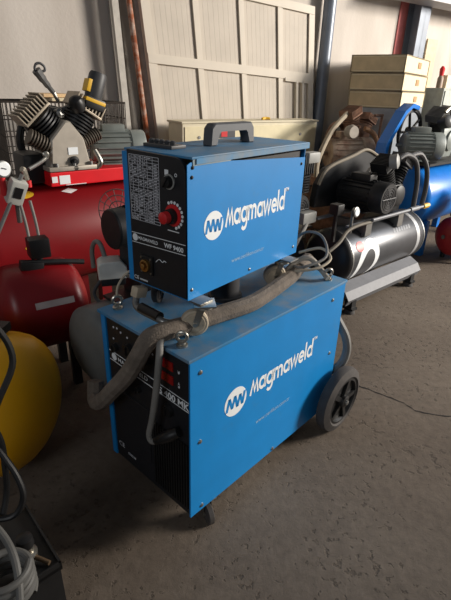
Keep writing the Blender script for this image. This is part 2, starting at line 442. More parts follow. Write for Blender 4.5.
# boards and bars leaning on the wall at left
def lean_bar(name, label, cat, s0, s1, w, z1, mt, d=.03, n=-.10, rnd=False):
    if rnd: o = MB().cyl(W(s0, n, 0), W(s1, n+.04, z1), w/2, seg=20).build(name, mt)
    else:
        o = MB().prism([(s0-w/2, 0), (s0+w/2, 0), (s1+w/2, z1), (s1-w/2, z1)], 0, d, RX90).build(name, mt, None, False)
        o.location = ORG+WN*n; o.rotation_euler = (0, 0, TH)
    return tag(o, label, cat)
lean_bar('wooden_batten', 'pale grey batten leaning on the wall left of the rusty pipe', 'batten', -1.055, -1.195, .05, 2.5, mat('pale_batten', (188, 182, 172), .7), .04)
lean_bar('steel_pipe', 'rusty steel pipe leaning on the wall beside the panelled door leaf', 'pipe', -.855, -1.115, .042, 2.6, RUSTPIPE, rnd=True, n=-.16)
lean_bar('board', 'wide grey board leaning on the wall behind the rusty pipe', 'board', -1.0, -1.12, .17, 2.5, GREYB, .02, -.04)
lean_bar('board', 'narrow grey board between rusty pipe and panelled door leaf', 'board', -.84, -1.00, .07, 2.5, mat('mid_grey_board', (164, 156, 148), .8), .02, -.09)

# cream metal cabinet
t = thing('metal_cabinet', 'long cream metal cabinet standing behind the wire feeder', 'cabinet', W(-.84, -.89), TH)
m = MB(); m.box(0, 1.45, .35, .58, 0, 1.135, .006); m.build('body', CREAM, t, False)
m = MB(); m.box(-.01, 1.46, .34, .59, 1.135, 1.15, .003); m.build('top_plate', CREAM, t, False)
m = MB(); m.box(.02, 1.43, .343, .35, .06, 1.11); m.build('front_door', mat('cream_front', (222, 210, 172), .55, 0, .04), t, False)
m = MB(); m.box(.30, .50, .340, .344, 1.02, 1.09); m.build('label_plate', mat('dark_plate', (60, 62, 66), .5), t, False)
m = MB(); m.box(.36, .42, .338, .341, 1.03, 1.075); m.build('emblem', REDK, t, False)
for a, z in ((1.24, 1.03), (.15, 1.03)):
    MB().cyl((a, .345, z), (a, .337, z), .012).build('bolt', STEEL, t)
# yellow thing lying on the cabinet
o = MB().tube([W(.02, -.45, 1.158), W(.06, -.44, 1.163), (W(.10, -.46, 1.158))], .012, 8).build('glove', YLAB)
tag(o, 'small crumpled yellow cloth lying on the cream cabinet', 'cloth')

# galvanised cabinet carrying the crates
t = thing('steel_cupboard', 'blue grey sheet steel cupboard carrying the three crates', 'cupboard', (1.60, 4.75, 0), math.radians(57))
m = MB(); m.box(-.01, 1.0, .0, .52, 0.0, 1.262, .004); m.build('body', GALV, t, False)
m = MB(); m.box(-.018, -.01, .02, .25, .05, 1.24); m.build('door', GALV, t, False)
m = MB(); m.box(-.018, -.01, .27, .50, .05, 1.24); m.build('door', GALV, t, False)
cr0 = None
for k, (z, dx, dy, lb) in enumerate(((1.264, .012, .01, 'cream and tan flat crate at the bottom of the stack of three'),
                                (1.419, .0, -.005, 'cream and tan flat crate in the middle of the stack of three'),
                                (1.574, -.012, -.02, 'cream and tan flat crate on top of the stack of three'))):
    if cr0 is None:
        t = thing('crate', lb, 'crate', (1.60+dx, 4.75+dy, z), math.radians(57), 'flat crates stacked on the steel cupboard')
        m = MB(); m.box(0, .98, .006, .515, .006, .144, .003); m.build('body', CREAMW, t, False)
        m = MB(); m.box(-.003, .001, .012, .51, .018, .130); m.build('end_panel', TAN, t, False)
        m = MB()
        m.box(-.006, .985, .0, .52, .0, .007); m.box(-.006, .985, .0, .52, .143, .150)
        for (x, y) in ((-.006, 0), (-.006, .51), (.975, 0), (.975, .51)): m.box(x, x+.01, y, y+.01, 0, .150)
        m.build('metal_edging', mat('dull_edging', (150, 136, 110), .5, .3), t, False)
        m = MB(); m.box(.50, .62, -.001, .007, .055, .11); m.build('sticker', mat('brown_sticker', (176, 140, 100), .7), t, False)
        cr0 = t
    else:
        r = cr0.copy(); COL.objects.link(r); r.location = (1.60+dx, 4.75+dy, z); r['label'] = lb
        for ch in list(cr0.children): copy_obj(ch, r)

# cupboard and things at far right
t = thing('metal_cabinet', 'pale grey green metal cabinet right of the crate stack', 'cabinet', W(2.62, -.5), TH)
m = MB(); m.box(0, .42, 0, .40, 0, 1.47, .006); m.build('body', mat('grey_green_sheet', (160, 164, 156), .55, .1), t, False)
m = MB(); m.box(.02, .40, -.012, 0, .06, 1.44); m.build('door', mat('grey_green_door', (170, 174, 166), .55, .1), t, False)
m = MB(); m.box(.34, .36, -.03, -.012, .8, .92, .004); m.build('handle', STEEL, t)
t = thing('spray_can', 'small jar with a red cap on the grey green cabinet', 'jar', W(2.74, -.35, 1.472), TH)
MB().lathe([(0, .035), (.10, .035), (.13, .022)], (0, 0, 0), (0, 0, 1)).build('body', mat('dusty_jar', (150, 128, 110), .5), t)
MB().lathe([(.13, .024), (.20, .03), (.23, .012)], (0, 0, 0), (0, 0, 1)).build('cap', REDK, t)
t = thing('box', 'small cream carton on the grey green cabinet beside the jar', 'box', W(2.86, -.36, 1.472), TH)
MB().box(0, .11, 0, .10, 0, .14, .003).build('body', CREAMW, t, False)
MB().box(-.001, .111, .04, .055, .02, .141).build('tape', TAN, t, False)
o = MB().prism([(2.80, .0), (3.02, .0), (2.98, 2.0), (2.78, 2.0)], 0, .02, RX90).build('board', mat('cream_board', (214, 196, 164), .7), None, False)
o.location = ORG+WN*-.04; o.rotation_euler = (0, 0, TH); tag(o, 'cream board leaning on the wall behind the grey green cabinet', 'board')

# ------------------------------------------------------------------ generic compressor parts
def motor(par, p0, p1, r, mt, nfin=16, cover=True, box_up=True, name='motor', foot=True, bang=0.0):
    p0, p1 = Vector(p0), Vector(p1); a = (p1-p0); L = a.length; a.normalize()
    m = MB()
    m.lathe([(0, r*.5), (.004, r*.86), (L*.08, r*.93), (L*.72, r*.93), (L*.74, r), (L*.97, r), (L, r*.94)], p0, a, 32)
    q = a.to_track_quat('Z', 'Y').to_matrix()
    for k in range(nfin):
        th = 2*PI*k/nfin
        d = q@Vector((math.cos(th), math.sin(th), 0)); tn = a.cross(d)
        mm = Matrix((d, tn, a)).transposed().to_4x4(); mm.translation = p0+a*(L*.40)+d*(r*.95)
        m.box(-.012, .010, -.0025, .0025, -L*.31, L*.31, 0, mm)
    m.lathe([(-.05, r*.13), (0, r*.13)], p0, a, 12)
    mo = m.build(name, mt, par)
    if cover:
        m = MB()
        for rr in (.25, .42, .58, .74): m.torus(p1+a*.001, a, r*rr, r*.03, 24, 6)
        for k in range(6):
            d = q@Vector((math.cos(k*PI/3), math.sin(k*PI/3), 0)); m.cyl(p1+a*.001, p1+a*.001+d*r*.8, r*.03, seg=6)
        m.build('fan_grille', DARKGREY if mt is not DARKGREY else BLACKM, mo)
    if box_up:
        c = p0+a*(L*.42)+Vector((0, 0, r*1.1))
        yaw = math.atan2(a.y, a.x)
        MB().cbox(c, L*.42, r*.85, r*.5, (0, 0, yaw), .006).build('terminal_box', mt, mo)
    if foot:
        yaw = math.atan2(a.y, a.x)
        MB().cbox(p0+a*(L*.42)-Vector((0, 0, r*1.02)), L*.5, r*1.7, r*.12, (0, 0, yaw), .003).build('motor_foot', mt, mo)
    return mo

def fins(m, c, a, r, n, pitch_, th, boxy=False, wide=1.0):
    a = Vector(a).normalized()
    q = a.to_track_quat('Z', 'Y').to_matrix().to_4x4()
    for k in range(n):
        p = Vector(c)+a*(pitch_*k)
        if boxy:
            mm = Matrix.Translation(p)@q; m.box(-r*wide, r*wide, -r, r, -th/2, th/2, 0, mm)
        else: m.lathe([(0, r), (th, r)], p-a*th/2, a, 28)
    m.cyl(Vector(c), Vector(c)+a*(pitch_*(n-1)), r*.72, seg=20)
    return m

def cylinder_head(par, c, a, r, L, barrel, head, nm='cylinder'):
    a = Vector(a).normalized(); c = Vector(c)
    m = MB(); n = 8; fins(m, c, a, r, n, L*.6/n, L*.6/n*.45); cy = m.build(nm, barrel, par)
    m = MB(); p = c+a*(L*.66)
    yv = (Vector((0, 1, 0))-a*a.y).normalized(); xv = yv.cross(a)
    q = Matrix((xv, yv, a)).transposed().to_4x4(); mq = Matrix.Translation(p)@q
    m.box(-r*1.0, r*1.0, -r*1.0, r*1.0, -L*.05, L*.0, .002, mq)
    for k in range(9):
        x = -r*.94+1.88*r*k/8
        m.box(x-r*.035, x+r*.035, -r*.98, r*.98, L*.0, L*.24, 0, mq)
    MB().box(-r*.92, r*.92, -r*.80, r*.80, L*.0, L*.14, 0, mq).build('head_core', BLACKM, cy)
    m.build('cylinder_head', head, cy)
    return cy

def spoked_pulley(m, c, a, r, w=.04):
    a = Vector(a).normalized(); c = Vector(c)
    m.torus(c, a, r, w*.4, 32, 8); m.torus(c, a, r*.93, w*.32, 32, 8)
    q = a.to_track_quat('Z', 'Y').to_matrix()
    for k in range(5):
        d = q@Vector((math.cos(k*2*PI/5), math.sin(k*2*PI/5), 0)); m.cyl(c, c+d*r*.95, w*.3, seg=8)
    m.cyl(c-a*w*.7, c+a*w*.7, r*.22, seg=16)

def wrap_disc(m, s0, ang0, rs, ra, R, zc, off, n=40, rings=6, tilt=0.):
    """an elliptic decal lying on a cylinder along local x (radius R, axis height zc); ang 0 = facing -Y, positive = up"""
    bm = m.bm; c = None; prev = None
    def P(u, v):
        uu = u*math.cos(tilt)-v*math.sin(tilt); vv = u*math.sin(tilt)+v*math.cos(tilt)
        th = ang0+vv/R; return Vector((s0+uu, -(R+off)*math.cos(th), zc+(R+off)*math.sin(th)))
    cv = bm.verts.new(P(0, 0)); prev = None
    for k in range(1, rings+1):
        f = k/rings
        ring = [bm.verts.new(P(rs*f*math.cos(2*PI*i/n), ra*f*math.sin(2*PI*i/n))) for i in range(n)]
        for i in range(n):
            j = (i+1) % n
            if prev is None: bm.faces.new((cv, ring[i], ring[j]))
            else: bm.faces.new((prev[i], ring[i], ring[j], prev[j]))
        prev = ring
def wrap_band(m, s0, s1, a0, a1, R, zc, off, n=30, skew=0.):
    bm = m.bm; prev = None
    for i in range(n+1):
        th = a0+(a1-a0)*i/n; y = -(R+off)*math.cos(th); z = zc+(R+off)*math.sin(th)
        sk = skew*(i/n)
        cur = (bm.verts.new((s0+sk, y, z)), bm.verts.new((s1+sk, y, z)))
        if prev: bm.faces.new((prev[0], prev[1], cur[1], cur[0]))
        prev = cur

# ------------------------------------------------------------------ black compressor right of the welder
K = thing('air_compressor', 'black air compressor with silver foot rail and white tank emblem, right of the welder', 'air compressor', (.712, 3.02, 0), .733)
ZK = .35; RK = .195
MB().tank((0, 0, ZK), (.98, 0, ZK), RK, .42, 64).build('tank', BLACKTANK, K)
m = MB(); m.lathe([(-.0835, 0)]+[(-(RK+.0015)*.42*math.cos(k*PI/16), (RK+.0015)*math.sin(k*PI/16)) for k in range(1, 9)]+[(.002, RK+.0015)], (0, 0, ZK), (1, 0, 0), 64); m.build('end_cap', mat('black_cap', (26, 26, 28), .45, 0, .1), K)
for x in (0, .965): MB().lathe([(0, RK+.003), (.012, RK+.003)], (x, 0, ZK), (1, 0, 0), 64).build('weld_band', STEEL, K)
m = MB(); wrap_disc(m, .19, -.22, .125, .19, RK, ZK, .0012, tilt=-.35); m.build('white_emblem', WHITE, K)
m = MB(); wrap_disc(m, .185, -.34, .078, .135, RK, ZK, .0022, tilt=-.35); m.build('grey_emblem_drop', DARKGREY, K)
m = MB(); wrap_disc(m, .10, .52, .045, .036, RK, ZK, .0030); m.build('red_emblem_dot', REDK, K)
m = MB(); wrap_band(m, .86, .905, -1.1, 1.5, RK, ZK, .0012); m.build('white_stripe', mat('faded_white', (176, 178, 180), .5, .2), K)
m = MB()
for k in range(7): wrap_band(m, .55+.035*k, .57+.035*k, .62, .78, RK, ZK, .0012, 4, .01)
m.build('faded_print', mat('faded_print', (120, 122, 126), .5, .2), K)
# foot rail, a folded sheet with an open hexagonal end
m = MB()
hexa = [(-.235, .075), (-.258, .120), (-.222, .172), (-.150, .210), (-.125, .160), (-.16, .09)]
th_ = .006
for i in range(6):
    (y0, z0), (y1, z1) = hexa[i], hexa[(i+1) % 6]
    if i == 5: continue
    d = Vector((0, y1-y0, z1-z0)); nn = Vector((0, d.z, -d.y)).normalized()*th_
    bm = m.bm
    V = [bm.verts.new((x, y0+e*nn.y, z0+e*nn.z)) for x in (-.08, .90) for e in (0, 1)] + [bm.verts.new((x, y1+e*nn.y, z1+e*nn.z)) for x in (-.08, .90) for e in (0, 1)]
    for f in ((0, 2, 6, 4), (1, 5, 7, 3), (0, 4, 5, 1), (2, 3, 7, 6), (0, 1, 3, 2), (4, 6, 7, 5)): bm.faces.new([V[q] for q in f])
m.build('foot_rail', mat('silver_rail', (112, 113, 117), .6, .1, .08, 30), K, False)
for x in (-.02, .78):
    m = MB(); m.box(x, x+.05, -.25, -.19, .035, .10); m.box(x-.005, x+.055, -.262, -.18, .03, .045)
    leg = m.build('leg', BLACKM, K, False)
    MB().lathe([(0, .042), (.02, .036), (.032, .024)], (x+.025, -.22, 0), (0, 0, 1), 20).build('rubber_foot', RUBBER, leg)
    m = MB(); m.box(x, x+.05, .10, .16, .02, .24); leg = m.build('leg', BLACKM, K, False)
    MB().lathe([(0, .042), (.02, .036), (.032, .024)], (x+.025, .13, 0), (0, 0, 1), 20).build('rubber_foot', RUBBER, leg)
# saddle brackets and rails on top
for x in (.18, .60):
    m = MB(); m.box(x, x+.05, -.13, .13, .515, .585); m.box(x-.01, x+.06, -.15, -.12, .50, .60); m.build('saddle', STEEL, K, False)
for y in (-.13, .13):
    MB().box(-.02, .86, y-.018, y+.018, .588, .600).build('platform_rail', SILVERP, K, False)
m = MB(); m.cyl((.20, -.17, .615), (1.0, -.17, .615), .011); m.cyl((.70, -.17, .615), (.82, -.17, .615), .018); m.build('steel_pipe', SILVERP, K)
m = MB(); m.cyl((.90, -.17, .615), (.98, -.17, .615), .019, seg=6); m.build('yellow_fitting', YLAB, K)
motor(K, (.37, .21, .735), (.37, -.17, .735), .108, BLACKM, 20)
# belt guard behind the motor
m = MB(); q = RX90
poly = [(.06, .64), (.09, .80), (.17, .90), (.45, .965), (.62, 1.0), (.78, .95), (.86, .80), (.82, .66), (.60, .60)]
m.prism(poly, -.28, -.225, RX90, .004); m.build('belt_guard', BLACKM, K, False)
m = MB(); m.tube([(.08, .22, .80), (.17, .22, .905), (.45, .22, .97), (.62, .22, 1.005), (.78, .22, .955)], .012, 8); m.build('guard_rim', mat('dusty_guard_rim', (132, 122, 106), .7), K)
# pump
m = MB(); m.cbox((.60, -.02, .70), .17, .15, .20, (0, 0, 0), .02); m.lathe([(0, .07), (.03, .075), (.04, .05)], (.60, -.09, .72), (0, -1, 0), 24); m.build('crankcase', BLACKM, K)
cylinder_head(K, (.57, -.02, .78), (-.55, 0, 1), .066, .25, BLACKM, BLACKM)
cylinder_head(K, (.65, -.02, .78), (.50, 0, 1), .066, .25, BLACKM, DARKGREY)
m = MB(); spoked_pulley(m, (.60, .10, .76), (0, 1, 0), .15); m.build('flywheel', ALU, K)
m = MB(); m.tube([(.50, -.12, .99), (.58, -.13, 1.01), (.70, -.14, .96), (.76, -.15, .82), (.76, -.16, .63)], .018, 10); m.build('air_hose', DARKGREY, K)
m = MB(); m.tube([(.66, -.12, 1.0), (.78, -.13, 1.0), (.87, -.15, .90), (.90, -.16, .76), (.89, -.16, .63)], .018, 10); m.build('air_hose', DARKGREY, K)
m = MB(); m.lathe([(0, .045), (.05, .05), (.06, .03)], (.42, -.10, .97), (.4, -1, .2), 24); m.build('air_filter', MIDGREY, K)
m = MB(); m.lathe([(0, .03), (.02, .032), (.022, .026)], (-.02, -.16, .70), (0, -1, .1), 24); m.cyl((-.02, -.15, .56), (-.02, -.15, .70), .010); g = m.build('pressure_gauge', STEEL, K)
MB().lathe([(0, .024), (.001, .024)], (-.02, -.184, .702), (0, -1, .1), 24).build('gauge_face', WHITE, g)
m = MB(); m.box(-.14, -.07, -.12, -.05, .68, .75, .01); m.box(-.115, -.095, -.095, -.075, .50, .68); m.build('pressure_switch', BLACKPL, K)
m = MB(); m.tube([(-.30, -.20, .50), (-.20, -.20, .54), (-.08, -.17, .585), (.05, -.16, .60), (.20, -.16, .60)], .012, 8); m.build('pipe', mat('dusty_pipe', (104, 98, 88), .7, .2), K)

# ------------------------------------------------------------------ compressor between welder and the black one
G = thing('air_compressor', 'dark air compressor half hidden behind the rear of the wire feeder, with finned cream pump', 'air compressor', (.27, 3.08, 0), .733)
MB().tank((-.35, 0, .33), (.22, 0, .33), .17, .45).build('tank', DARKGREY, G)
for x in (-.25, .15):
    for y in (-.12, .12): MB().box(x-.02, x+.02, y-.02, y+.02, 0, .24).build('leg', BLACKM, G, False)
MB().box(-.30, .34, -.13, .13, .50, .515).build('platform', STEEL, G, False)
motor(G, (.15, .10, .66), (.15, -.16, .66), .10, BLACKM, 18)
m = MB(); m.cbox((.20, .02, .72), .16, .16, .28, (0, 0, 0), .015); m.build('crankcase', BLACKM, G)
m = MB(); fins(m, (.10, -.10, .86), (1, -.8, .2), .062, 6, .012, .006); m.build('finned_cylinder', ALU, G)
m = MB(); m.box(.15, .33, -.10, .06, .90, 1.0, .008)
for k in range(8): m.box(.155+.022*k, .163+.022*k, -.108, .068, .88, 1.01)
m.build('cylinder_head', BLACKM, G, False)
m = MB(); m.box(.24, .36, -.12, -.04, .95, 1.02, .01); m.build('air_filter', MIDGREY, G)
m = MB(); fins(m, (.25, -.03, .76), (0, 0, 1), .085, 7, .018, .008); m.build('cylinder', BLACKM, G)
m = MB(); m.tube([(-.02, -.26, .42), (.06, -.24, .50), (.14, -.22, .56), (.22, -.18, .60)], .016, 10); m.build('air_hose', GREYHOSE, G)
m = MB(); m.box(.12, .26, -.22, -.13, .57, .65, .012); m.build('switch_box', MIDGREY, G)

# ------------------------------------------------------------------ blue compressor
Bc = thing('air_compressor', 'large blue air compressor with grey motor and blue belt guard at right', 'air compressor', (1.59, 4.22, 0), .733)
MB().tank((0, 0, .54), (1.5, 0, .54), .285, .42, 64).build('tank', BLUETANK, Bc)
for x in (.15, 1.3):
    for y in (-.2, .2): MB().box(x-.03, x+.03, y-.03, y+.03, 0, .33).build('leg', BLUETANK, Bc, False)
m = MB(); m.box(.0, 1.1, -.2, .2, .83, .85); m.build('platform', BLACKM, Bc, False)
motor(Bc, (-.06, .06, .985), (.19, -.17, .985), .115, GREYMOTOR, 22)
m = MB(); ou = [(-.24, .80), (-.20, 1.0), (.02, 1.26), (.14, 1.32), (.26, 1.30), (.25, 1.265), (.14, 1.285), (.04, 1.23), (-.155, .99), (-.185, .80)]
m.prism(ou, -.22, -.12, RX90); m.build('belt_guard', BLUETANK, Bc, False)
m = MB(); spoked_pulley(m, (.22, .16, 1.08), (0, 1, 0), .19); m.build('flywheel', BLACKM, Bc)
m = MB(); m.cbox((.44, -.02, 1.0), .24, .2, .26, (0, 0, 0), .03); m.lathe([(0, .09), (.03, .09), (.05, .04)], (.46, -.11, 1.02), (0, -1, 0), 24); m.build('crankcase', GREYMOTOR, Bc)
cylinder_head(Bc, (.38, -.02, 1.08), (-.60, -.1, 1), .075, .24, BLACKM, STEEL)
cylinder_head(Bc, (.50, -.02, 1.08), (.35, -.1, 1), .075, .24, BLACKM, STEEL)
m = MB(); m.lathe([(0, .05), (.08, .055), (.1, .02)], (.25, -.10, 1.17), (-.2, -1, .3), 24); m.build('air_filter', BLACKPL, Bc)
m = MB(); m.tube([(.25, -.12, 1.26), (.38, -.14, 1.33), (.52, -.14, 1.30), (.60, -.14, 1.14)], .014, 8); m.build('pipe', CHROME, Bc)
m = MB(); m.lathe([(0, .045), (.015, .045)], (.54, -.18, 1.07), (-.1, -1, 0), 24); m.lathe([(0, .02), (.03, .02)], (.54, -.18, 1.07), (-.1, -1, 0), 12); m.build('oil_glass', CHROME, Bc)

# red tank end at right
Rr = thing('air_compressor', 'small red air compressor at the right edge, round tank end towards the camera, black motor', 'air compressor', (2.03, 4.02, 0), .35)
MB().tank((0, 0, .235), (.8, 0, .235), .175, .5).build('tank', mat('dull_red_paint', (150, 34, 38), .45, 0, .08), Rr)
motor(Rr, (.20, .12, .56), (.20, -.14, .56), .10, BLACKM, 14)
MB().box(.02, .5, -.09, .09, .40, .455).build('platform', BLACKM, Rr, False)
MB().cbox((.40, 0, .56), .14, .14, .22, (0, 0, 0), .02).build('pump', BLACKM, Rr)
MB().cyl((-.088, 0, .235), (-.10, 0, .235), .018, seg=12).build('plug', STEEL, Rr)
for x in (.05, .65):
    for y in (-.1, .1): MB().box(x-.015, x+.015, y-.015, y+.015, 0, .13).build('leg', BLACKM, Rr, False)

# ------------------------------------------------------------------ rusty compressor
Q = thing('air_compressor', 'brown rusty air compressor with large wheel, between the crates and the black compressor', 'air compressor', (.98, 4.265, 0), .733)
MB().tank((-.05, .1, .40), (.42, .1, .40), .22, .42).build('tank', RUSTY, Q)
for x in (.0, .38):
    for y in (-.03, .23): MB().box(x-.025, x+.025, y-.025, y+.025, 0, .28).build('leg', RUSTY, Q, False)
MB().box(-.2, .5, -.1, .3, .62, .69).build('platform', RUSTY, Q, False)
GRR = mat('rusty_grey_motor', (160, 142, 124), .75, .1, .2, 14, dirt=(110, 64, 42), dirt_amt=.6, dirt_scale=9)
motor(Q, (-.02, .12, .885), (.34, -.08, .885), .14, GRR, 18)
m = MB(); spoked_pulley(m, (.20, .21, 1.00), (0, 1, 0), .13, .05); m.build('flywheel', RUSTY, Q)
m = MB(); m.cbox((.36, .1, .98), .2, .2, .3, (0, 0, 0), .04); m.build('crankcase', RUSTY, Q)
cylinder_head(Q, (.30, .1, 1.06), (-.4, 0, 1), .075, .24, RUSTY, RUSTY)
cylinder_head(Q, (.44, .1, 1.02), (.4, 0, 1), .075, .22, RUSTY, RUSTY)
m = MB(); m.lathe([(0, .05), (.04, .06), (.08, .05)], (.06, -.02, 1.08), (-.3, -1, 0), 20); m.build('air_filter', mat('dusty_grey', (158, 150, 138), .7), Q)
m = MB(); m.cyl((.47, -.08, .70), (.47, -.08, 1.22), .012, seg=10); m.cyl((.35, -.08, 1.21), (.48, -.08, 1.21), .012, seg=10); m.build('guard_frame', RUSTY, Q)
m = MB(); m.tube([(.38, -.10, .72), (.42, -.12, .92), (.38, -.08, 1.05), (.28, -.04, 1.1)], .022, 10); m.build('pipe', mat('dusty_copper', (168, 128, 96), .6, .3), Q)
m = MB(); m.tube([(-.33, -.02, .72), (-.30, .0, .86), (-.10, .05, 1.07), (.12, .08, 1.20), (.20, .1, 1.22)], .022, 8); m.build('belt_guard_rim', mat('dusty_beige', (158, 146, 126), .8), Q)

# ------------------------------------------------------------------ red compressor at left
R_ = thing('air_compressor', 'large red air compressor with silver V-shaped pump at left', 'air compressor', (-1.0, 2.35, 0), .70)
MB().tank((-.60, .125, .63), (.50, .125, .63), .29, .45, 64).build('tank', REDTANK, R_)
for x in (-.5, .3):
    for y in (-.08, .26): MB().box(x-.03, x+.03, y-.03, y+.03, 0, .40).build('leg', REDTANK, R_, False)
m = MB(); m.box(.055, .95, -.10, .26, .915, .985, .006); m.build('pedestal', REDB, R_, False)
m = MB(); m.box(.10, .155, -.1025, -.10, .925, .968); m.box(.062, .09, -.1025, -.10, .935, .965); m.build('label', WHITE, R_, False)
m = MB(); m.box(.13, .24, -.1025, -.1005, .918, .921); m.build('label_line', WHITE, R_, False)
m = MB(); wrap_disc(m, 0, 0, .055, .028, .29, 0, .0015, 30, 4); o = m.build('yellow_sticker', YLAB, R_)
o.matrix_local = Matrix.Translation((-.07, .125, .63)) @ Matrix.Rotation(-1.02, 4, 'X')
m = MB(); wrap_disc(m, 0, 0, .045, .02, .29, 0, .0015, 4, 3); o = m.build('white_sticker', WHITE, R_)
o.matrix_local = Matrix.Translation((.17, .125, .63)) @ Matrix.Rotation(-1.0, 4, 'X')
m = MB(); wrap_disc(m, 0, 0, .02, .028, .29, 0, .0015, 4, 3); o = m.build('orange_sticker', YLAB, R_)
o.matrix_local = Matrix.Translation((-.115, .125, .63)) @ Matrix.Rotation(-.05, 4, 'X')
# pump: house-shaped crankcase
m = MB()
hx = [(.068, .99), (.085, 1.14), (.165, 1.225), (.19, 1.225), (.255, 1.14), (.285, .99)]
m.prism(hx, -.16, .09, RX90, .008)
m.cbox((.178, .04, 1.0), .25, .30, .022, (0, 0, 0), .004)
m.build('crankcase', ALU, R_)
m = MB(); m.box(.165, .215, -.093, -.089, 1.065, 1.10); m.build('nameplate', WHITE, R_, False)
m = MB(); m.lathe([(0, .022), (.012, .024), (.014, .012), (.03, .010)], (.19, -.088, 1.035), (0, -1, 0), 20); m.cyl((.19, -.09, 1.0), (.19, -.11, 1.0), .012); m.build('oil_plug', BLACKPL, R_)
for x in (.095, .185, .275): MB().cyl((x, -.10, 1.0), (x, -.10, 1.028), .009, seg=8).build('bolt', STEEL, R_)
cylinder_head(R_, (.145, .02, 1.145), (-.66, 0, .75), .080, .225, BLACKM, ALUF)
cylinder_head(R_, (.230, .02, 1.145), (.50, 0, .80), .080, .225, BLACKM, ALUF)
# lower inter-cooler barrels
m = MB(); fins(m, (.10, -.05, 1.095), (-.80, 0, .45), .040, 9, .015, .005); m.build('small_cylinder', mat('dark_fins', (96, 88, 78), .6, .4), R_)
m = MB(); fins(m, (.275, -.03, 1.12), (.8, 0, .35), .034, 8, .013, .005); m.build('small_cylinder', mat('dark_fins', (96, 88, 78), .6, .4), R_)
m = MB(); m.lathe([(0, .014), (.01, .016), (.014, .010)], (.045, -.10, 1.075), (0, -1, 0), 14); m.build('bolt', CHROME, R_)
m = MB(); m.lathe([(0, .036), (.04, .04), (.06, .03), (.07, .01)], (.262, -.04, 1.275), (-.35, -.35, .8), 24); m.build('air_filter', BLACKPL, R_)
m = MB(); m.lathe([(0, .022), (.04, .024), (.05, .012)], (.165, .02, 1.25), (.3, -1, .2), 20); m.tube([(.07, .05, 1.32), (.15, .04, 1.27), (.24, .04, 1.28), (.30, .05, 1.33)], .014, 8); m.build('intake_pipe', STEEL, R_)
m = MB(); m.tube([(.31, -.08, 1.08), (.33, -.10, 1.02), (.31, -.09, .99)], .013, 8); m.build('outlet_pipe', CHROME, R_)
m = MB(); spoked_pulley(m, (.19, .20, 1.10), (0, 1, 0), .17); m.build('flywheel', BLACKM, R_)
m = MB(); m.box(-.04, .07, -.02, .16, .92, 1.07, .02); m.build('crankcase_cover', BLACKM, R_)
motor(R_, (.37, .10, 1.075), (.66, .02, 1.075), .088, GREYMOTOR, 18)
# pressure switch, gauge and pipes
sw = MB(); mm = Matrix.Translation((-.16, -.26, .945)) @ Matrix.Rotation(.35, 4, 'Y') @ Matrix.Rotation(.25, 4, 'X')
sw.box(-.035, .035, -.03, .03, -.055, .055, .008, mm); s_ = sw.build('pressure_switch', mat('switch_grey', (176, 176, 170), .5), R_)
q_ = MB(); q_.box(-.018, .018, -.033, -.029, -.02, .03, .001, mm); q_.build('switch_window', BLACKPL, s_, False)
m = MB(); m.cyl((-.16, -.24, .80), (-.16, -.25, .90), .012); m.build('riser', STEEL, R_)
for dx in (0, .045):
    MB().tube([(-.155+dx, -.27, .90), (-.145+dx, -.275, .80), (-.145+dx, -.285, .72), (-.155+dx, -.28, .66)], .007, 8).build('electric_cable', GREYHOSE, R_)
MB().tube([(-.10, -.24, .99), (-.11, -.25, 1.03), (-.12, -.255, 1.04)], .013, 8).build('relief_valve', CHROME, R_)
MB().cyl((-.095, -.24, .955), (-.095, -.24, .985), .013, seg=14).build('red_valve_collar', REDK, R_)
MB().cyl((-.27, -.27, .77), (-.125, -.27, 1.02), .009, seg=10).build('pipe', STEEL, R_)
m = MB(); m.lathe([(0, .034), (.02, .036), (.023, .030)], (-.205, -.25, 1.045), (.2, -1, .1), 28); g = m.build('pressure_gauge', STEEL, R_)
MB().lathe([(0, .029), (.002, .029)], (-.2004, -.2735, 1.0473), (.2, -1, .1), 28).build('gauge_face', WHITE, g)
m = MB(); m.cbox((-.199, -.2765, 1.05), .022, .002, .004, (0, .3, .2)); m.build('gauge_needle', BLACKPL, g, False)
MB().cyl((-.205, -.24, .93), (-.205, -.24, 1.01), .014).build('red_valve', REDK, R_)
MB().tube([(-.08, -.22, 1.03), (0, -.16, 1.05), (.06, -.08, 1.06)], .009, 8).build('pipe', STEEL, R_)

# gun lying / standing on the pump, boards and canister behind
t = thing('blow_gun', 'grey lever gun with ring handle sticking up above the V-shaped pump', 'tool', (0, 0, 0), 0)
def RL(s, n, z):
    c_, s2 = math.cos(.70), math.sin(.70); return Vector((-1.0+s*c_-n*s2, 2.35+s*s2+n*c_, z))
m = MB(); m.tube([RL(.185, .02, 1.31), RL(.165, .02, 1.35)], .010, 8, 1); m.build('nozzle', CHROME, t)
m = MB(); m.tube([RL(.165, .02, 1.35), RL(.12, .0, 1.40), RL(.085, -.01, 1.445)], [.012, .016, .020, .022], 10); m.build('body', mat('gun_grey', (98, 98, 98), .45, .4), t)
m = MB(); m.tube([RL(.080, -.01, 1.445), RL(.085, -.01, 1.468), RL(.105, -.01, 1.475), RL(.125, -.01, 1.462), RL(.125, -.01, 1.445), RL(.105, -.01, 1.44)], .006, 8, 4, True); m.build('ring_handle', DARKGREY, t)

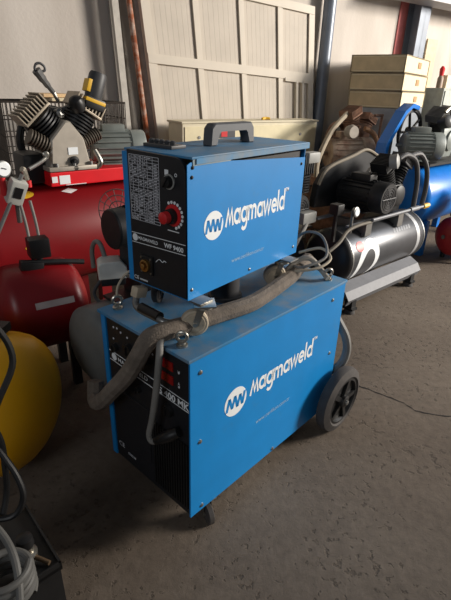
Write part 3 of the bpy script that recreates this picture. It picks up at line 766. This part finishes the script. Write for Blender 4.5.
Cn = thing('canister', 'black canister with yellow label tilted on the V-shaped pump', 'canister', RL(.335, -.02, 1.275), .70)
mm = Matrix.Rotation(.34, 4, 'Y')
m = MB(); m.box(-.052, .052, -.045, .045, 0, .055, .006, mm); m.build('base', BLACKPL, Cn)
m = MB(); m.box(-.054, .054, -.047, .047, .030, .048, .003, mm); m.build('base_band', YLAB, Cn)
m = MB(); m.lathe([(.055, .043), (.07, .045), (.165, .045), (.178, .040), (.178, 0)], (0, 0, 0), (math.sin(.34), 0, math.cos(.34)), 32); m.build('body', DARKGREY, Cn)
m = MB(); m.box(-.053, -.030, -.030, .030, .075, .135, .002, mm); m.build('label_panel', YLAB, Cn)

# wire basket with cartons
Bk = thing('wire_basket', 'tall dark wire basket crate behind the red compressor against the wall', 'basket', W(-2.0, -.72), TH)
m = MB()
x0, x1, y0, y1, z0, z1 = -.15, .62, 0, .36, .80, 1.285
for k in range(33):
    x = x0+(x1-x0)*k/32
    for y in (y0, y1): m.cyl((x, y, z0), (x, y, z1), .0032, seg=5)
for k in range(17):
    y = y0+(y1-y0)*k/16
    for x in (x0, x1): m.cyl((x, y, z0), (x, y, z1), .0032, seg=5)
for z in [z0+(z1-z0)*k/5 for k in range(6)]:
    r = .0065 if z in (z0, z1) else .0035
    m.tube([(x0, y0, z), (x1, y0, z), (x1, y1, z), (x0, y1, z)], r, 6, 1, True)
m.build('wire_mesh', WIRE, Bk)
for x in (x0, x1):
    for y in (y0, y1): MB().cyl((x, y, 0), (x, y, z0), .010, seg=8).build('leg', WIRE, Bk)
m = MB()
for k in range(12): m.cyl((x0, y0+.4*k/11, z0), (x1, y0+.4*k/11, z0), .0025, seg=5)
m.build('basket_floor', WIRE, Bk)
o = MB().box(.14, .42, -.02, .34, 1.291, 1.310, .003).build('board', CREAMW, None, False)
o.location = W(-2.0, -.72); o.rotation_euler = (0, 0, TH); tag(o, 'cream carton sheet lying on the wire basket', 'board')
o = MB().box(.10, .30, .0, .32, 1.312, 1.332, .003).build('board', mat('orange_edge_board', (220, 186, 140), .7), None, False)
o.location = W(-2.0, -.72); o.rotation_euler = (0, 0, TH+.05); tag(o, 'tan board on top of the cream carton sheet on the wire basket', 'board')

# ------------------------------------------------------------------ compact compressor between red one and welder
C_ = thing('air_compressor', 'compact compressor with dark grey tank and black motor, just left of the welder', 'air compressor', (-.45, 1.72, 0), .83)
MB().tank((-.10, .055, .37), (.60, .055, .37), .18, .30, 48).build('tank', mat('dark_grey_tank', (104, 106, 104), .5, 0, .08), C_)
for x in (.08, .5):
    for y in (-.11, .11): MB().box(x-.02, x+.02, y-.02, y+.02, 0, .26).build('leg', BLACKM, C_, False)
MB().box(.0, .5, -.11, .11, .552, .565).build('platform', BLACKM, C_, False)
motor(C_, (.30, .07, .85), (.05, .09, .85), .085, BLACKM, 18, False)
m = MB(); m.cbox((.18, .04, .67), .16, .13, .22, (0, 0, 0), .015); m.build('crankcase', BLACKM, C_)
m = MB(); m.cbox((.10, -.02, .76), .10, .12, .08, (0, 0, 0), .008); m.build('bracket', BLACKM, C_)
m = MB()
for rr in (.025, .05, .075, .10): m.torus((.14, .15, .895), (1, .5, 0), rr, .0022, 32, 6)
for k in range(14):
    th = 2*PI*k/14; e = Vector((-.447*math.cos(th), .894*math.cos(th), math.sin(th))); m.cyl((.14, .15, .895), Vector((.14, .15, .895))+e*.10, .0016, seg=5)
m.build('fan_guard', mat('dull_wire', (120, 112, 108), .6, .3), C_)
m = MB(); mm = Matrix.Translation((.02, .055, .70)) @ Matrix.Rotation(-.5, 4, 'Z')
m.prism([(-.058, -.035), (.058, -.035), (.058, .015), (.035, .040), (-.04, .040), (-.058, .028)], -.045, .045, mm @ RX90, .004)
sb = m.build('switch_box', mat('light_grey_plastic', (206, 204, 196), .5), C_)
m = MB(); m.box(-.05, .05, -.04, .04, -.065, -.036, .004, mm); m.build('switch_base', BLACKPL, C_)
m = MB(); m.tube([(.02, .20, .66), (.02, .20, .74), (.02, .17, .785), (.02, .13, .785), (.02, .10, .73)], .010, 10); m.build('pipe', GREYHOSE, C_)
m = MB(); m.tube([(.0, .11, .64), (-.03, .13, .58), (-.02, .10, .54), (.03, .05, .55)], .008, 8); m.build('drain_pipe', DARKGREY, C_)

# ------------------------------------------------------------------ small red compressor
S_ = thing('air_compressor', 'small dark red air compressor with white label strip, low between yellow tank and welder', 'air compressor', (-.97, 1.88, 0), .62)
MB().tank((.0, .04, .42), (.24, .04, .42), .21, .45, 56).build('tank', REDTANK, S_)
for x in (.03, .22):
    for y in (-.08, .16): MB().box(x-.02, x+.02, y-.02, y+.02, 0, .27).build('leg', BLACKM, S_, False)
m = MB(); wrap_band(m, 0, .17, -.07, .07, .21, 0, .0015, 6); o = m.build('label_strip', mat('pale_label', (170, 160, 158), .6), S_)
o.matrix_local = Matrix.Translation((.06, .04, .42)) @ Matrix.Rotation(-.38, 4, 'X')
m = MB(); m.box(.10, .19, -.02, .06, .665, .755, .008); m.cyl((.145, .03, .60), (.145, .03, .67), .015); m.build('pressure_switch', BLACKPL, S_)
m = MB(); m.tube([(.06, .0, .655), (.13, .0, .645), (.24, -.02, .635), (.33, -.03, .62)], .013, 8); m.cbox((.10, .0, .635), .10, .05, .04, (0, .2, 0), .006); m.build('manifold', BLACKM, S_)

# ------------------------------------------------------------------ yellow tank and cables
Y_ = thing('air_tank', 'yellow air tank with rounded end at the left edge', 'air tank', (-.80, 1.38, 0), 3.05)
MB().tank((0, 0, .30), (.55, 0, .30), .265, .62, 56).build('tank', YELLOW, Y_)
m = MB(); m.lathe([(0, .2665), (.003, .2665)], (.02, 0, .30), (1, 0, 0), 64); m.build('weld_seam', mat('yellow_seam', (150, 104, 20), .6), Y_)
for x in (.10, .48):
    for y in (-.12, .12): MB().box(x-.02, x+.02, y-.02, y+.02, 0, .10).build('leg', YELLOW, Y_, False)
m = MB(); m.box(.0, .35, -.1, .1, .56, .59); m.box(.02, .10, -.06, .06, .56, .62, .01); m.build('platform', BLACKM, Y_, False)

# hanging cables in the left corner, in front of the yellow tank
def cab(name, label, pts, r, mt, cat='cable', group=None):
    return tag(MB().tube(pts, r, 10).build(name, mt), label, cat, group)

# ------------------------------------------------------------------ welding power source (lower box)
Lo = Vector((-.0943, 1.0743, .087)); LY = .8311
P_ = thing('welding_power_source', 'large blue wheeled welding power source standing on the floor', 'welding machine', (Lo.x, Lo.y, 0), LY)
BZ = .087
d_, w_, h_ = .8552, .4435, .62
m = MB()
m.box(0, d_, -.002, .0, BZ, BZ+h_-.012)                    # near side sheet
m.box(0, d_, w_-.002, w_, BZ, BZ+h_-.012)                  # far side sheet
m.box(0, .03, 0, .004, BZ, BZ+h_-.012); m.box(0, .03, w_-.025, w_, BZ, BZ+h_-.012)
m.box(d_-.004, d_, 0, w_, BZ, BZ+h_-.012)
m.build('housing', BLUE, P_, False)
m = MB(); m.box(-.008, d_+.006, -.006, w_+.006, BZ+h_-.012, BZ+h_, .003); m.build('top_plate', BLUETOP, P_)
m = MB(); m.box(.012, d_-.01, .004, w_-.004, BZ+.012, BZ+h_-.014); m.build('inner_body', BLACKM, P_, False)
m = MB(); m.box(.004, .013, .004, w_-.028, BZ+.004, BZ+h_-.014); fp = m.build('front_panel', BLACKP, P_, False)
m = MB()
def stripe(mb, y0, z0, y1, z1, t=.0022):
    A = Vector((.0035, y0, BZ+z0)); B = Vector((.0035, y1, BZ+z1))
    bm = mb.bm
    V = [bm.verts.new((x, p.y, p.z+e)) for x in (.0025, .0038) for p in (A, B) for e in (-t/2, t/2)]
    for f in ((0, 1, 3, 2), (4, 6, 7, 5), (0, 4, 5, 1), (2, 3, 7, 6), (0, 2, 6, 4), (1, 5, 7, 3)): bm.faces.new([V[i] for i in f])
stripe(m, .412, .474, .006, .462); stripe(m, .412, .438, .006, .428)
m.build('stripes', WHITE, fp, False)
m = MB(); m.lathe([(0, .014), (.001, .014)], (.0035, .385, BZ+.456), (-1, 0, 0), 28)
m.text('MAGMAWELD', .16, .016, front_m(.0035, .362, BZ+.447, -.02), .0008, .01)
m.text('RS 400 MK', .160, .025, front_m(.0035, .165, BZ+.4325, .0), .0008, .03)
m.build('lettering', WHITE, fp, False)
m = MB()
for y, z in ((.375, .575), (.355, .578), (.335, .57), (.30, .565), (.24, .573), (.22, .567), (.19, .572), (.17, .56), (.38, .53), (.32, .52), (.05, .50), (.05, .55)):
    m.lathe([(0, .004), (.001, .004)], (.0035, y, BZ+z), (-1, 0, 0), 10)
m.text('A', .010, .012, front_m(.0035, .055, BZ+.505), .0008); m.text('V', .010, .012, front_m(.0035, .055, BZ+.545), .0008)
m.text('CE', .035, .02, front_m(.0035, .40, BZ+.06), .0008)
for k in range(6): m.box(.0028, .0036, .30+.008*k, .303+.008*k, BZ+.045, BZ+.055)
m.build('symbols', TABLEP, fp, False)
for z in (.508, .556):
    m = MB(); m.box(.001, .005, .075, .135, BZ+z-.015, BZ+z+.015); m.build('display', REDD, fp, False)
for y, z, r in ((.37, .50, .016), (.29, .525, .022), (.20, .525, .016), (.10, .39, .024), (.25, .39, .012)):
    m = MB(); m.lathe([(0, r), (.014, r*.9), (.016, r*.3)], (.004, y, BZ+z), (-1, 0, 0), 24); m.box(-.016, -.010, y-.002, y+.002, BZ+z-r*.7, BZ+z+r*.7); m.build('knob', BLACKPL, fp)
m = MB()
for k in range(14): m.box(-.002, .005, .012+.0125*k, .019+.0125*k, BZ+.03, BZ+.30)
m.build('louvres', BLACKPL, fp, False)
m = MB(); m.box(-.001, .005, .20, .40, BZ+.10, BZ+.33, .002); m.build('lower_cover', BLACKP, fp, False)
# side decal
def mw_logo(par, x, z, R, tx, tw, th, url):
    m = MB(); m.lathe([(0, R), (.0008, R)], (x, -.002, z), (0, -1, 0), 48); c = m.build('round_emblem', WHITE, par, False)
    m = MB(); w = R*1.62; hh = R*.92; tt = R*.10
    zz = [(-.5, -.5), (-.36, .5), (-.20, -.42), (-.05, .5), (.10, -.5), (.24, .42), (.38, -.5), (.5, .5)]
    for a, b_ in zip(zz, zz[1:]):
        m.prism([(a[0]*w-tt, a[1]*hh), (a[0]*w+tt, a[1]*hh), (b_[0]*w+tt, b_[1]*hh), (b_[0]*w-tt, b_[1]*hh)], 0, .0006, Matrix.Translation((x, -.0029, z)) @ RX90)
    m.build('emblem_monogram', BLUE, c, False)
    m = MB(); logo_word(m, tw, th*.60, side_m(tx, -.002, z-th*.20))
    m.text('TM', tw*.06, th*.16, side_m(tx+tw*1.015, -.002, z+th*.55), .0008, .02)
    m.build('lettering', WHITE, par, False)
mw_logo(P_, .203, BZ+.369, .054, .275, .378, .088, None)
m = MB(); m.text('www.oerlikon.com.tr', .205, .018, side_m(.32, -.002, BZ+.205), .0006, .0); m.build('web_address', PALE, P_, False)
for x, z in ((.04, .56), (.04, .303), (.765, .559), (.05, .02), (.44, .012), (.80, .30)):
    MB().lathe([(0, .0075), (.003, .007), (.005, .003)], (x, -.002, BZ+z), (0, -1, 0), 14).build('screw', CHROME, P_)
# eye bolts
def eyebolt(x, y, rot):
    m = MB(); z = BZ+h_
    m.lathe([(0, .017), (.006, .017), (.008, .011), (.014, .010)], (x, y, z), (0, 0, 1), 20)
    m.torus((x, y, z+.030), (math.cos(rot), math.sin(rot), 0), .0155, .0055, 24, 10)
    return m.build('eye_bolt', CHROME, P_)
eyebolt(.045, .405, 1.2); eyebolt(.035, .070, -2.5); eyebolt(.80, .05, 1.1); eyebolt(.80, .40, .6)
# wheels
def big_wheel(y, sgn):
    c = Vector((.845, y, .155)); a = Vector((0, sgn, 0))
    m = MB(); m.lathe([(.024, .09), (.004, .112), (.0, .118), (.004, .130), (.012, .149), (.032, .155), (.052, .149), (.060, .130), (.064, .118), (.060, .112), (.040, .09)], c-a*.032, a, 48)
    tw = m.build('tyre', RUBBER, P_)
    m = MB(); m.lathe([(-.01, .104), (.014, .111), (.016, .100), (.002, .094), (.002, .03), (.024, .028), (.028, .02)], c+a*.012, a, 36)
    for k in range(5):
        th = k*2*PI/5; d = Vector((math.cos(th), 0, math.sin(th))); m.cbox(c+a*.020+d*.06, .085, .012, .020, (0, -th, 0))
    m.build('rim', BLACKPL, tw)
    MB().lathe([(0, .012), (.010, .011), (.012, .004)], c+a*.036, a, 16).build('axle_cap', STEEL, tw)
big_wheel(-.055, -1); big_wheel(w_+.055, 1)
MB().cyl((.845, -.05, .155), (.845, w_+.05, .155), .012).build('axle', STEEL, P_)
def swivel(par, x, y, ztop, r, yaw, mt=RUBBER, w=.022):
    """caster under (x, y), plate at ztop, wheel of radius r"""
    off = Vector((math.cos(yaw), math.sin(yaw), 0))*r*.7; c = Vector((x, y, ztop-.012-r*1.25))+off
    a = Vector((-math.sin(yaw), math.cos(yaw), 0))
    m = MB(); m.cbox((x, y, ztop-.003), .065, .065, .005, (0, 0, yaw), .001); m.lathe([(0, .024), (-.010, .026), (-.014, .02)], (x, y, ztop-.005), (0, 0, 1), 20)
    for s_ in (-1, 1):
        e = a*s_*(w/2+.004)
        h_u = off.normalized(); top = Vector((x, y, ztop-.012))+off*.35; q = [top-h_u*r*.30+e, top+h_u*r*.30+e, c+h_u*r*.17+e, c-h_u*r*.17-Vector((0, 0, r*.10))+e]
        bm = m.bm; V = [bm.verts.new(p) for p in q]+[bm.verts.new(p+a*s_*.002) for p in q]
        for f in ((0, 1, 2, 3), (7, 6, 5, 4), (0, 4, 5, 1), (1, 5, 6, 2), (2, 6, 7, 3), (3, 7, 4, 0)): bm.faces.new([V[i] for i in f])
    m.cyl(c-a*(w/2+.009), c+a*(w/2+.009), .007, seg=12)
    fk = m.build('caster', CHROME, par)
    m = MB(); m.lathe([(0, r*.55), (.0, r*.9), (.003, r), (w-.003, r), (w, r*.9), (w, r*.55)], c-a*w/2, a, 32)
    m.torus(c-a*w/2, a, r*.72, .002, 24, 6); m.torus(c+a*w/2, a, r*.72, .002, 24, 6)
    m.build('caster_wheel', mt, fk)
    return fk
swivel(P_, .10, .035, BZ, .040, -1.9)
swivel(P_, .10, w_-.05, BZ, .040, 2.2)

# ------------------------------------------------------------------ wire feeder (upper box)
F_ = thing('wire_feeder', 'smaller blue wire feeder box with black control face, standing on the power source', 'welding machine', (-.111, 1.2093, BZ+h_), .9014)
FZ = .823-(BZ+h_)
fd, fwid, fh = .6071, .2577, .4055
T_ = FZ+fh
m = MB()
m.box(.004, fd, fwid-.002, fwid, FZ, T_-.012); m.box(0, fd, 0, fwid, FZ, FZ+.003)
m.box(fd-.003, fd, 0, fwid, FZ, T_-.02)
m.box(0, .025, fwid-.022, fwid, FZ, T_-.008)
m.build('housing', BLUE, F_, False)
m = MB(); m.prism([(0, FZ), (fd, FZ), (fd, T_-.050), (.012, T_-.014), (0, T_-.02)], 0, .002, RX90); sp = m.build('side_panel', BLUE, F_, False)
m = MB(); m.box(.02, fd-.01, .012, fwid-.006, FZ+.004, T_-.03); m.build('inner_body', BLACKM, F_, False)
# lid
m = MB(); m.box(.012, fd+.012, -.008, fwid+.004, T_-.007, T_, .002); m.box(.03, fd+.012, -.008, -.006, T_-.020, T_-.004); m.build('lid', BLUETOP, F_)
m = MB(); m.box(.02, .18, -.0045, .0, T_-.024, T_-.006, .001); m.build('lid_edge', mat('chipped_pale_paint', (156, 176, 184), .6, 0, .1, 30, dirt=(120, 110, 96), dirt_amt=.5, dirt_scale=30), F_)
# control face with a rounded upper corner
pts = [(.004, FZ+.002), (.004, T_-.05)]
for k in range(7):
    a = PI-k*PI/12; pts.append((.044+.04*math.cos(a), T_-.045+.04*math.sin(a)))
pts += [(fwid-.022, T_-.001), (fwid-.022, FZ+.002)]
m = MB(); m.prism([(-y, z) for y, z in pts], 0, .012, Matrix(((0, 0, -1, .012), (-1, 0, 0, 0), (0, 1, 0, 0), (0, 0, 0, 1))) @ Matrix.Identity(4)); fp = m.build('front_panel', BLACKP, F_, False)
XF = -.0003
m = MB()
y0, y1, z0, z1 = .228, .105, FZ+.205, FZ+.392
rows, cols = 22, [0, .12, .30, .48, .62, .80, 1.0]
for i in range(rows+1):
    z = z0+(z1-z0)*i/rows; m.box(XF-.0004, XF+.0004, y1, y0, z-.0006, z+.0006)
for c in cols:
    y = y0+(y1-y0)*c; m.box(XF-.0004, XF+.0004, y-.0007, y+.0007, z0, z1)
for i in range(rows):
    z = z0+(z1-z0)*(i+.5)/rows
    for a, b_ in zip(cols, cols[1:]):
        if random.random() < .8:
            ya = y0+(y1-y0)*(a+.02+random.random()*.04); yb = y0+(y1-y0)*(b_-.02-random.random()*.05)
            m.box(XF-.0004, XF+.0004, min(ya, yb), max(ya, yb), z-.0014, z+.0014)
m.build('parameter_table', TABLEP, fp, False)
m = MB()
def fstripe(mb, y0, z0, y1, z1, t=.0018):
    bm = mb.bm
    V = [bm.verts.new((x, y, z+e)) for x in (XF-.0006, XF+.0004) for (y, z) in ((y0, z0), (y1, z1)) for e in (-t/2, t/2)]
    for f in ((0, 1, 3, 2), (4, 6, 7, 5), (0, 4, 5, 1), (2, 3, 7, 6), (0, 2, 6, 4), (1, 5, 7, 3)): bm.faces.new([V[i] for i in f])
fstripe(m, .233, FZ+.162, .006, FZ+.168); fstripe(m, .233, FZ+.132, .006, FZ+.138)
m.build('stripes', WHITE, fp, False)
m = MB(); m.lathe([(0, .0115), (.0008, .0115)], (XF, .218, FZ+.148), (-1, 0, 0), 28)
m.text('MAGMAWELD', .085, .011, front_m(XF, .203, FZ+.1435), .0008, .015)
m.text('WF 9400', .078, .015, front_m(XF, .092, FZ+.1435), .0008, .03)
m.text('CE', .022, .012, front_m(XF, .232, FZ+.010), .0008, .01)
for k in range(9): m.box(XF-.0006, XF+.0002, .205-.004*k-.0025, .205-.004*k, FZ+.011, FZ+.016)
m.tube([(XF, .13, FZ+.088), (XF, .115, FZ+.10), (XF, .10, FZ+.094), (XF, .095, FZ+.10), (XF, .085, FZ+.098)], .0012, 6)
m.box(XF-.0006, XF+.0002, .068, .082, FZ+.352, FZ+.366)
m.torus((XF, .040, FZ+.355), (1, 0, 0), .004, .001, 12, 5)
m.box(XF-.0006, XF+.0002, .03, .075, FZ+.198, FZ+.2005)
m.build('lettering', WHITE, fp, False)
# knobs
m = MB(); m.lathe([(0, .021), (.003, .021)], (XF, .065, FZ+.335), (-1, 0, 0), 28); kn = m.build('dial_ring', MIDGREY, fp)
m = MB(); m.lathe([(.002, .017), (.016, .015), (.018, .004)], (XF, .065, FZ+.335), (-1, 0, 0), 24); m.cbox((XF-.018, .065, FZ+.335), .006, .005, .030, (.6, 0, 0)); m.build('small_knob', BLACKPL, fp)
m = MB(); m.lathe([(0, .031), (.002, .031)], (XF, .052, FZ+.245), (-1, 0, 0), 32); m.build('dial_scale', REDK, fp)
m = MB()
for k in range(11):
    th = -1.1+k*.33+.3; m.lathe([(0, .0042), (.0012, .0042)], (XF, .052+.0355*math.cos(th+PI/2+.4)*-1, FZ+.245+.0355*math.sin(th+PI/2-1.2)*1), (-1, 0, 0), 10) if False else m.lathe([(0, .0045), (.0012, .0045)], (XF, .052-.036*math.cos(-1.25+k*.33), FZ+.245+.036*math.sin(-1.25+k*.33)), (-1, 0, 0), 10)
m.build('dial_marks', WHITE, fp)
m = MB(); m.lathe([(0, .022), (.022, .020)], (XF, .055, FZ+.243), (-1, 0, 0), 28); m.build('knob_collar', BLACKPL, fp)
m = MB(); m.lathe([(.020, .0175), (.038, .0165), (.041, .010), (.042, 0)], (XF, .055, FZ+.243), (-1, 0, 0), 28); m.build('red_knob', REDK, fp)
# socket
m = MB(); m.box(XF-.006, XF+.001, .140, .195, FZ+.040, FZ+.100, .002); sk = m.build('socket_plate', BLACKPL, fp)
m = MB(); m.lathe([(0, .019), (.010, .019), (.011, .014), (.004, .013)], (XF-.005, .168, FZ+.070), (-1, 0, 0), 24); m.build('brass_socket', BRASS, sk)
m = MB(); m.lathe([(0, .008), (.016, .008), (.018, .003)], (XF-.005, .168, FZ+.070), (-1, 0, 0), 16); m.build('socket_core', BRASS, sk)
for y, z in ((.147, .047), (.147, .093), (.188, .047), (.188, .093)):
    MB().lathe([(0, .0035), (.003, .003)], (XF-.006, y, FZ+z), (-1, 0, 0), 10).build('screw', CHROME, sk)
# side decal
mw_logo(F_, .110, FZ+.205, .043, .163, .325, .082, None)
m = MB(); m.text('www.oerlikon.com.tr', .18, .014, side_m(.20, -.002, FZ+.066), .0006); m.build('web_address', PALE, F_, False)
for x, z in ((.02, .378), (.017, .353), (.016, .031), (.583, .335), (.30, .016), (.578, .03)):
    MB().lathe([(0, .0055), (.002, .005), (.004, .002)], (x, -.002, FZ+z), (0, -1, 0), 12).build('screw', STEEL if z < .3 else BLACKPL, F_)
# carrying handle
m = MB()
hp = [(.205, .125, T_), (.208, .125, T_+.05), (.225, .125, T_+.066), (.40, .125, T_+.066), (.448, .125, T_+.05), (.455, .125, T_)]
poly = [(.225, 0), (.258, 0), (.262, .036), (.275, .045), (.405, .045), (.416, .036), (.420, 0), (.452, 0), (.447, .050), (.433, .066), (.246, .066), (.230, .052)]
m.prism(poly, -.018, .018, Matrix.Translation((0, .130, T_)) @ RX90, .004); m.build('carrying_handle', HANDLE, F_, False)
# hinge clutter on the lid
m = MB(); m.box(.075, .135, .13, .25, T_, T_+.010, .002)
for k in range(5): m.lathe([(0, .008), (.010, .010), (.014, .005)], (.10, .150+.022*k, T_+.008), (0, 0, 1), 12)
m.build('latch_block', DARKGREY, F_)
m = MB(); m.cbox((.47, .16, T_+.010), .05, .03, .018, (0, 0, .3), .003); m.build('latch', BLACKPL, F_)
# cross bars under the box with casters
for x in (.035, fd-.08):
    m = MB(); m.box(x-.028, x+.028, -.045, fwid+.03, FZ-.006, FZ-.0005, .001); m.build('cross_bar', STEEL, F_)
swivel(F_, .035, -.035, FZ-.006, .042, 2.40, TREADC, .024)
swivel(F_, fd-.08, .005, FZ-.006, .042, 2.5, TREADC, .024)
swivel(F_, .075, fwid-.035, FZ-.006, .042, .5, RUBBER, .024)
swivel(F_, fd-.08, fwid-.01, FZ-.006, .042, 2.2, TREADC, .024)
m = MB(); m.lathe([(0, .062), (.012, .062), (.014, .052), (FZ-.001, .052)], (.30, .10, 0), (0, 0, 1), 36); m.build('swivel_post', DARKGREY, F_)
# bent draw bar at the front
m = MB(); m.tube([(-.000, .190, FZ-.012), (-.035, .185, FZ-.03), (-.055, .160, FZ-.055), (-.065, .055, FZ-.055), (-.055, .030, FZ-.062), (-.025, .022, FZ-.070)], .011, 12); m.build('draw_bar', STEEL, F_)
m = MB(); m.tube([(-.054, .145, FZ-.050), (-.061, .055, FZ-.050)], .0160, 12, 1); m.build('draw_bar_grip', BLACKPL, F_)
m = MB(); m.cbox((-.025, .185, FZ-.018), .045, .03, .035, (0, .3, 0), .006); m.build('draw_bar_lug', TREADC, F_)

# ------------------------------------------------------------------ cables on the welder
def LW(s, n, z):      # power source frame to world
    return Vector((Lo.x+s*math.cos(LY)-n*math.sin(LY), Lo.y+s*math.sin(LY)+n*math.cos(LY), BZ+z))
cab('interconnection_hose', 'thick dirty grey sleeved hose draped over the power source and down its front',
    [LW(.86, .19, .655), LW(.76, .165, .652), LW(.659, .132, .650), LW(.534, .105, .650), (LW(.42, .085, .650)), LW(.338, .078, .650), LW(.20, .100, .650), LW(.088, .112, .652), LW(.02, .118, .657), LW(-.03, .135, .645), LW(-.055, .155, .59), LW(-.066, .205, .505), LW(-.075, .275, .420), LW(-.075, .35, .335), LW(-.065, .415, .285), LW(-.045, .455, .285), LW(-.03, .47, .33)],
    .0285, FABRIC, 'hose')
t = thing('work_cable', 'thin grey cable hanging in front of the control face and plugged in', 'cable', (0, 0, 0), 0)
MB().tube([LW(.02, .115, .645), LW(-.015, .105, .640), LW(-.035, .090, .60), LW(-.045, .095, .50), LW(-.05, .115, .38), LW(-.052, .133, .305), LW(-.05, .122, .283), LW(-.045, .10, .300)], .0105, 12).build('cable', GREYHOSE, t)
MB().tube([LW(-.045, .105, .295), LW(-.04, .07, .325), LW(-.015, .035, .352)], [.015, .018, .019, .017], 14).build('plug', BLACKPL, t)
cab('gas_hose', 'pale grey hose lying on the rear of the blue top plate', [LW(.45, .125, .636), LW(.60, .150, .640), LW(.70, .150, .690), LW(.765, .125, .70), LW(.79, .085, .66), LW(.78, .04, .634)], .011, mat('pale_hose', (158, 150, 138), .7), 'hose')
cab('control_cable', 'thin looping grey cable behind the rear corner of the wire feeder', [LW(.70, .20, .70), LW(.80, .19, .78), LW(.83, .12, .78), LW(.78, .06, .72), LW(.68, .10, .69), LW(.70, .17, .68)], .0055, GREYHOSE)
cab('control_cable', 'thin short cable curling beside the rear caster of the wire feeder', [LW(.74, .16, .72), LW(.80, .10, .74), LW(.80, .05, .71), LW(.73, .06, .685), LW(.66, .12, .672)], .0055, TREADC)
cab('gas_hose', 'grey hose looping down behind the rear of the power source above the big wheel', [LW(.885, .14, .55), LW(.895, .09, .48), LW(.91, .035, .40), LW(.925, -.005, .33), LW(.925, -.02, .26), LW(.91, -.005, .19), LW(.895, .06, .13), LW(.90, .16, .12)], .019, GREYHOSE, 'hose')
cab('tie_cord', 'thin pale cord rising from the front left eye bolt to the wire feeder', [LW(.045, .405, .665), LW(.05, .402, .70), LW(.075, .395, .735), LW(.11, .385, .755)], .004, TREADC, 'cord')

# ------------------------------------------------------------------ black trolley and hoses, bottom left
T = thing('tool_box', 'low black steel box with a tray top in the bottom left corner', 'box', (-.405, .783, 0), math.atan2(-.132, .123))
m = MB(); m.box(-.24, .0, -.62, .0, .235, .250, .002); m.box(-.24, .0, -.006, 0, .235, .262); m.box(-.006, 0, -.62, 0, .235, .262); m.build('tray', TRAYB, T, False)
m = MB(); m.box(-.235, -.004, -.615, -.004, .0, .235); m.build('skirt', TRAYB, T, False)
t = thing('pressure_regulator', 'small chrome pressure regulator standing on the black steel box', 'regulator', (-.50, .80, .251), 0)
MB().lathe([(0, .024), (.02, .026), (.024, .018), (.045, .018)], (0, 0, 0), (0, 0, 1), 24).build('body', CHROME, t)
MB().lathe([(.045, .015), (.05, .022), (.075, .020), (.08, .008)], (0, 0, 0), (0, 0, 1), 20).build('cap', BLACKPL, t)
MB().cyl((.02, -.005, .012), (.065, -.02, .010), .006, seg=12).build('outlet', mat('dull_brass', (120, 100, 78), .5, .6), t)
cab('coiled_hose', 'coil of pale grey hose on the black steel box in the corner', [Vector((-.50+.055*math.cos(a*.5), .70+.055*math.sin(a*.5), .266+.0035*a*.5)) for a in range(0, 52)], .009, mat('dim_grey_hose', (92, 91, 88), .6, 0, .1), 'hose')
cab('gas_hose', 'grey hose arching across the bottom left corner over the black steel box', [Vector((-.72, .80, .50)), Vector((-.60, .79, .42)), Vector((-.53, .76, .40)), Vector((-.47, .70, .37)), Vector((-.44, .62, .30)), Vector((-.44, .52, .27))], .009, mat('dim_grey_hose', (92, 91, 88), .6, 0, .1), 'hose')
# black cables hanging at the left edge, in front of the yellow tank
cab('power_cable', 'long black cable looping down in front of the yellow tank, the one reaching furthest right', [Vector(p) for p in ((-.66, 1.02, .86), (-.60, 1.05, .80), (-.575, 1.05, .70), (-.61, 1.0, .60), (-.64, .97, .52), (-.60, .95, .46), (-.56, .93, .40), (-.545, .91, .34), (-.58, .89, .29), (-.68, .87, .30))], .009, BLACKPL, 'cable', None)
cab('power_cable', 'black cable hanging down to the black steel box, close to the left edge', [Vector(p) for p in ((-.68, 1.0, .62), (-.65, .98, .58), (-.61, .97, .50), (-.60, .95, .42), (-.60, .93, .34), (-.61, .90, .275))], .009, BLACKPL, 'cable', None)
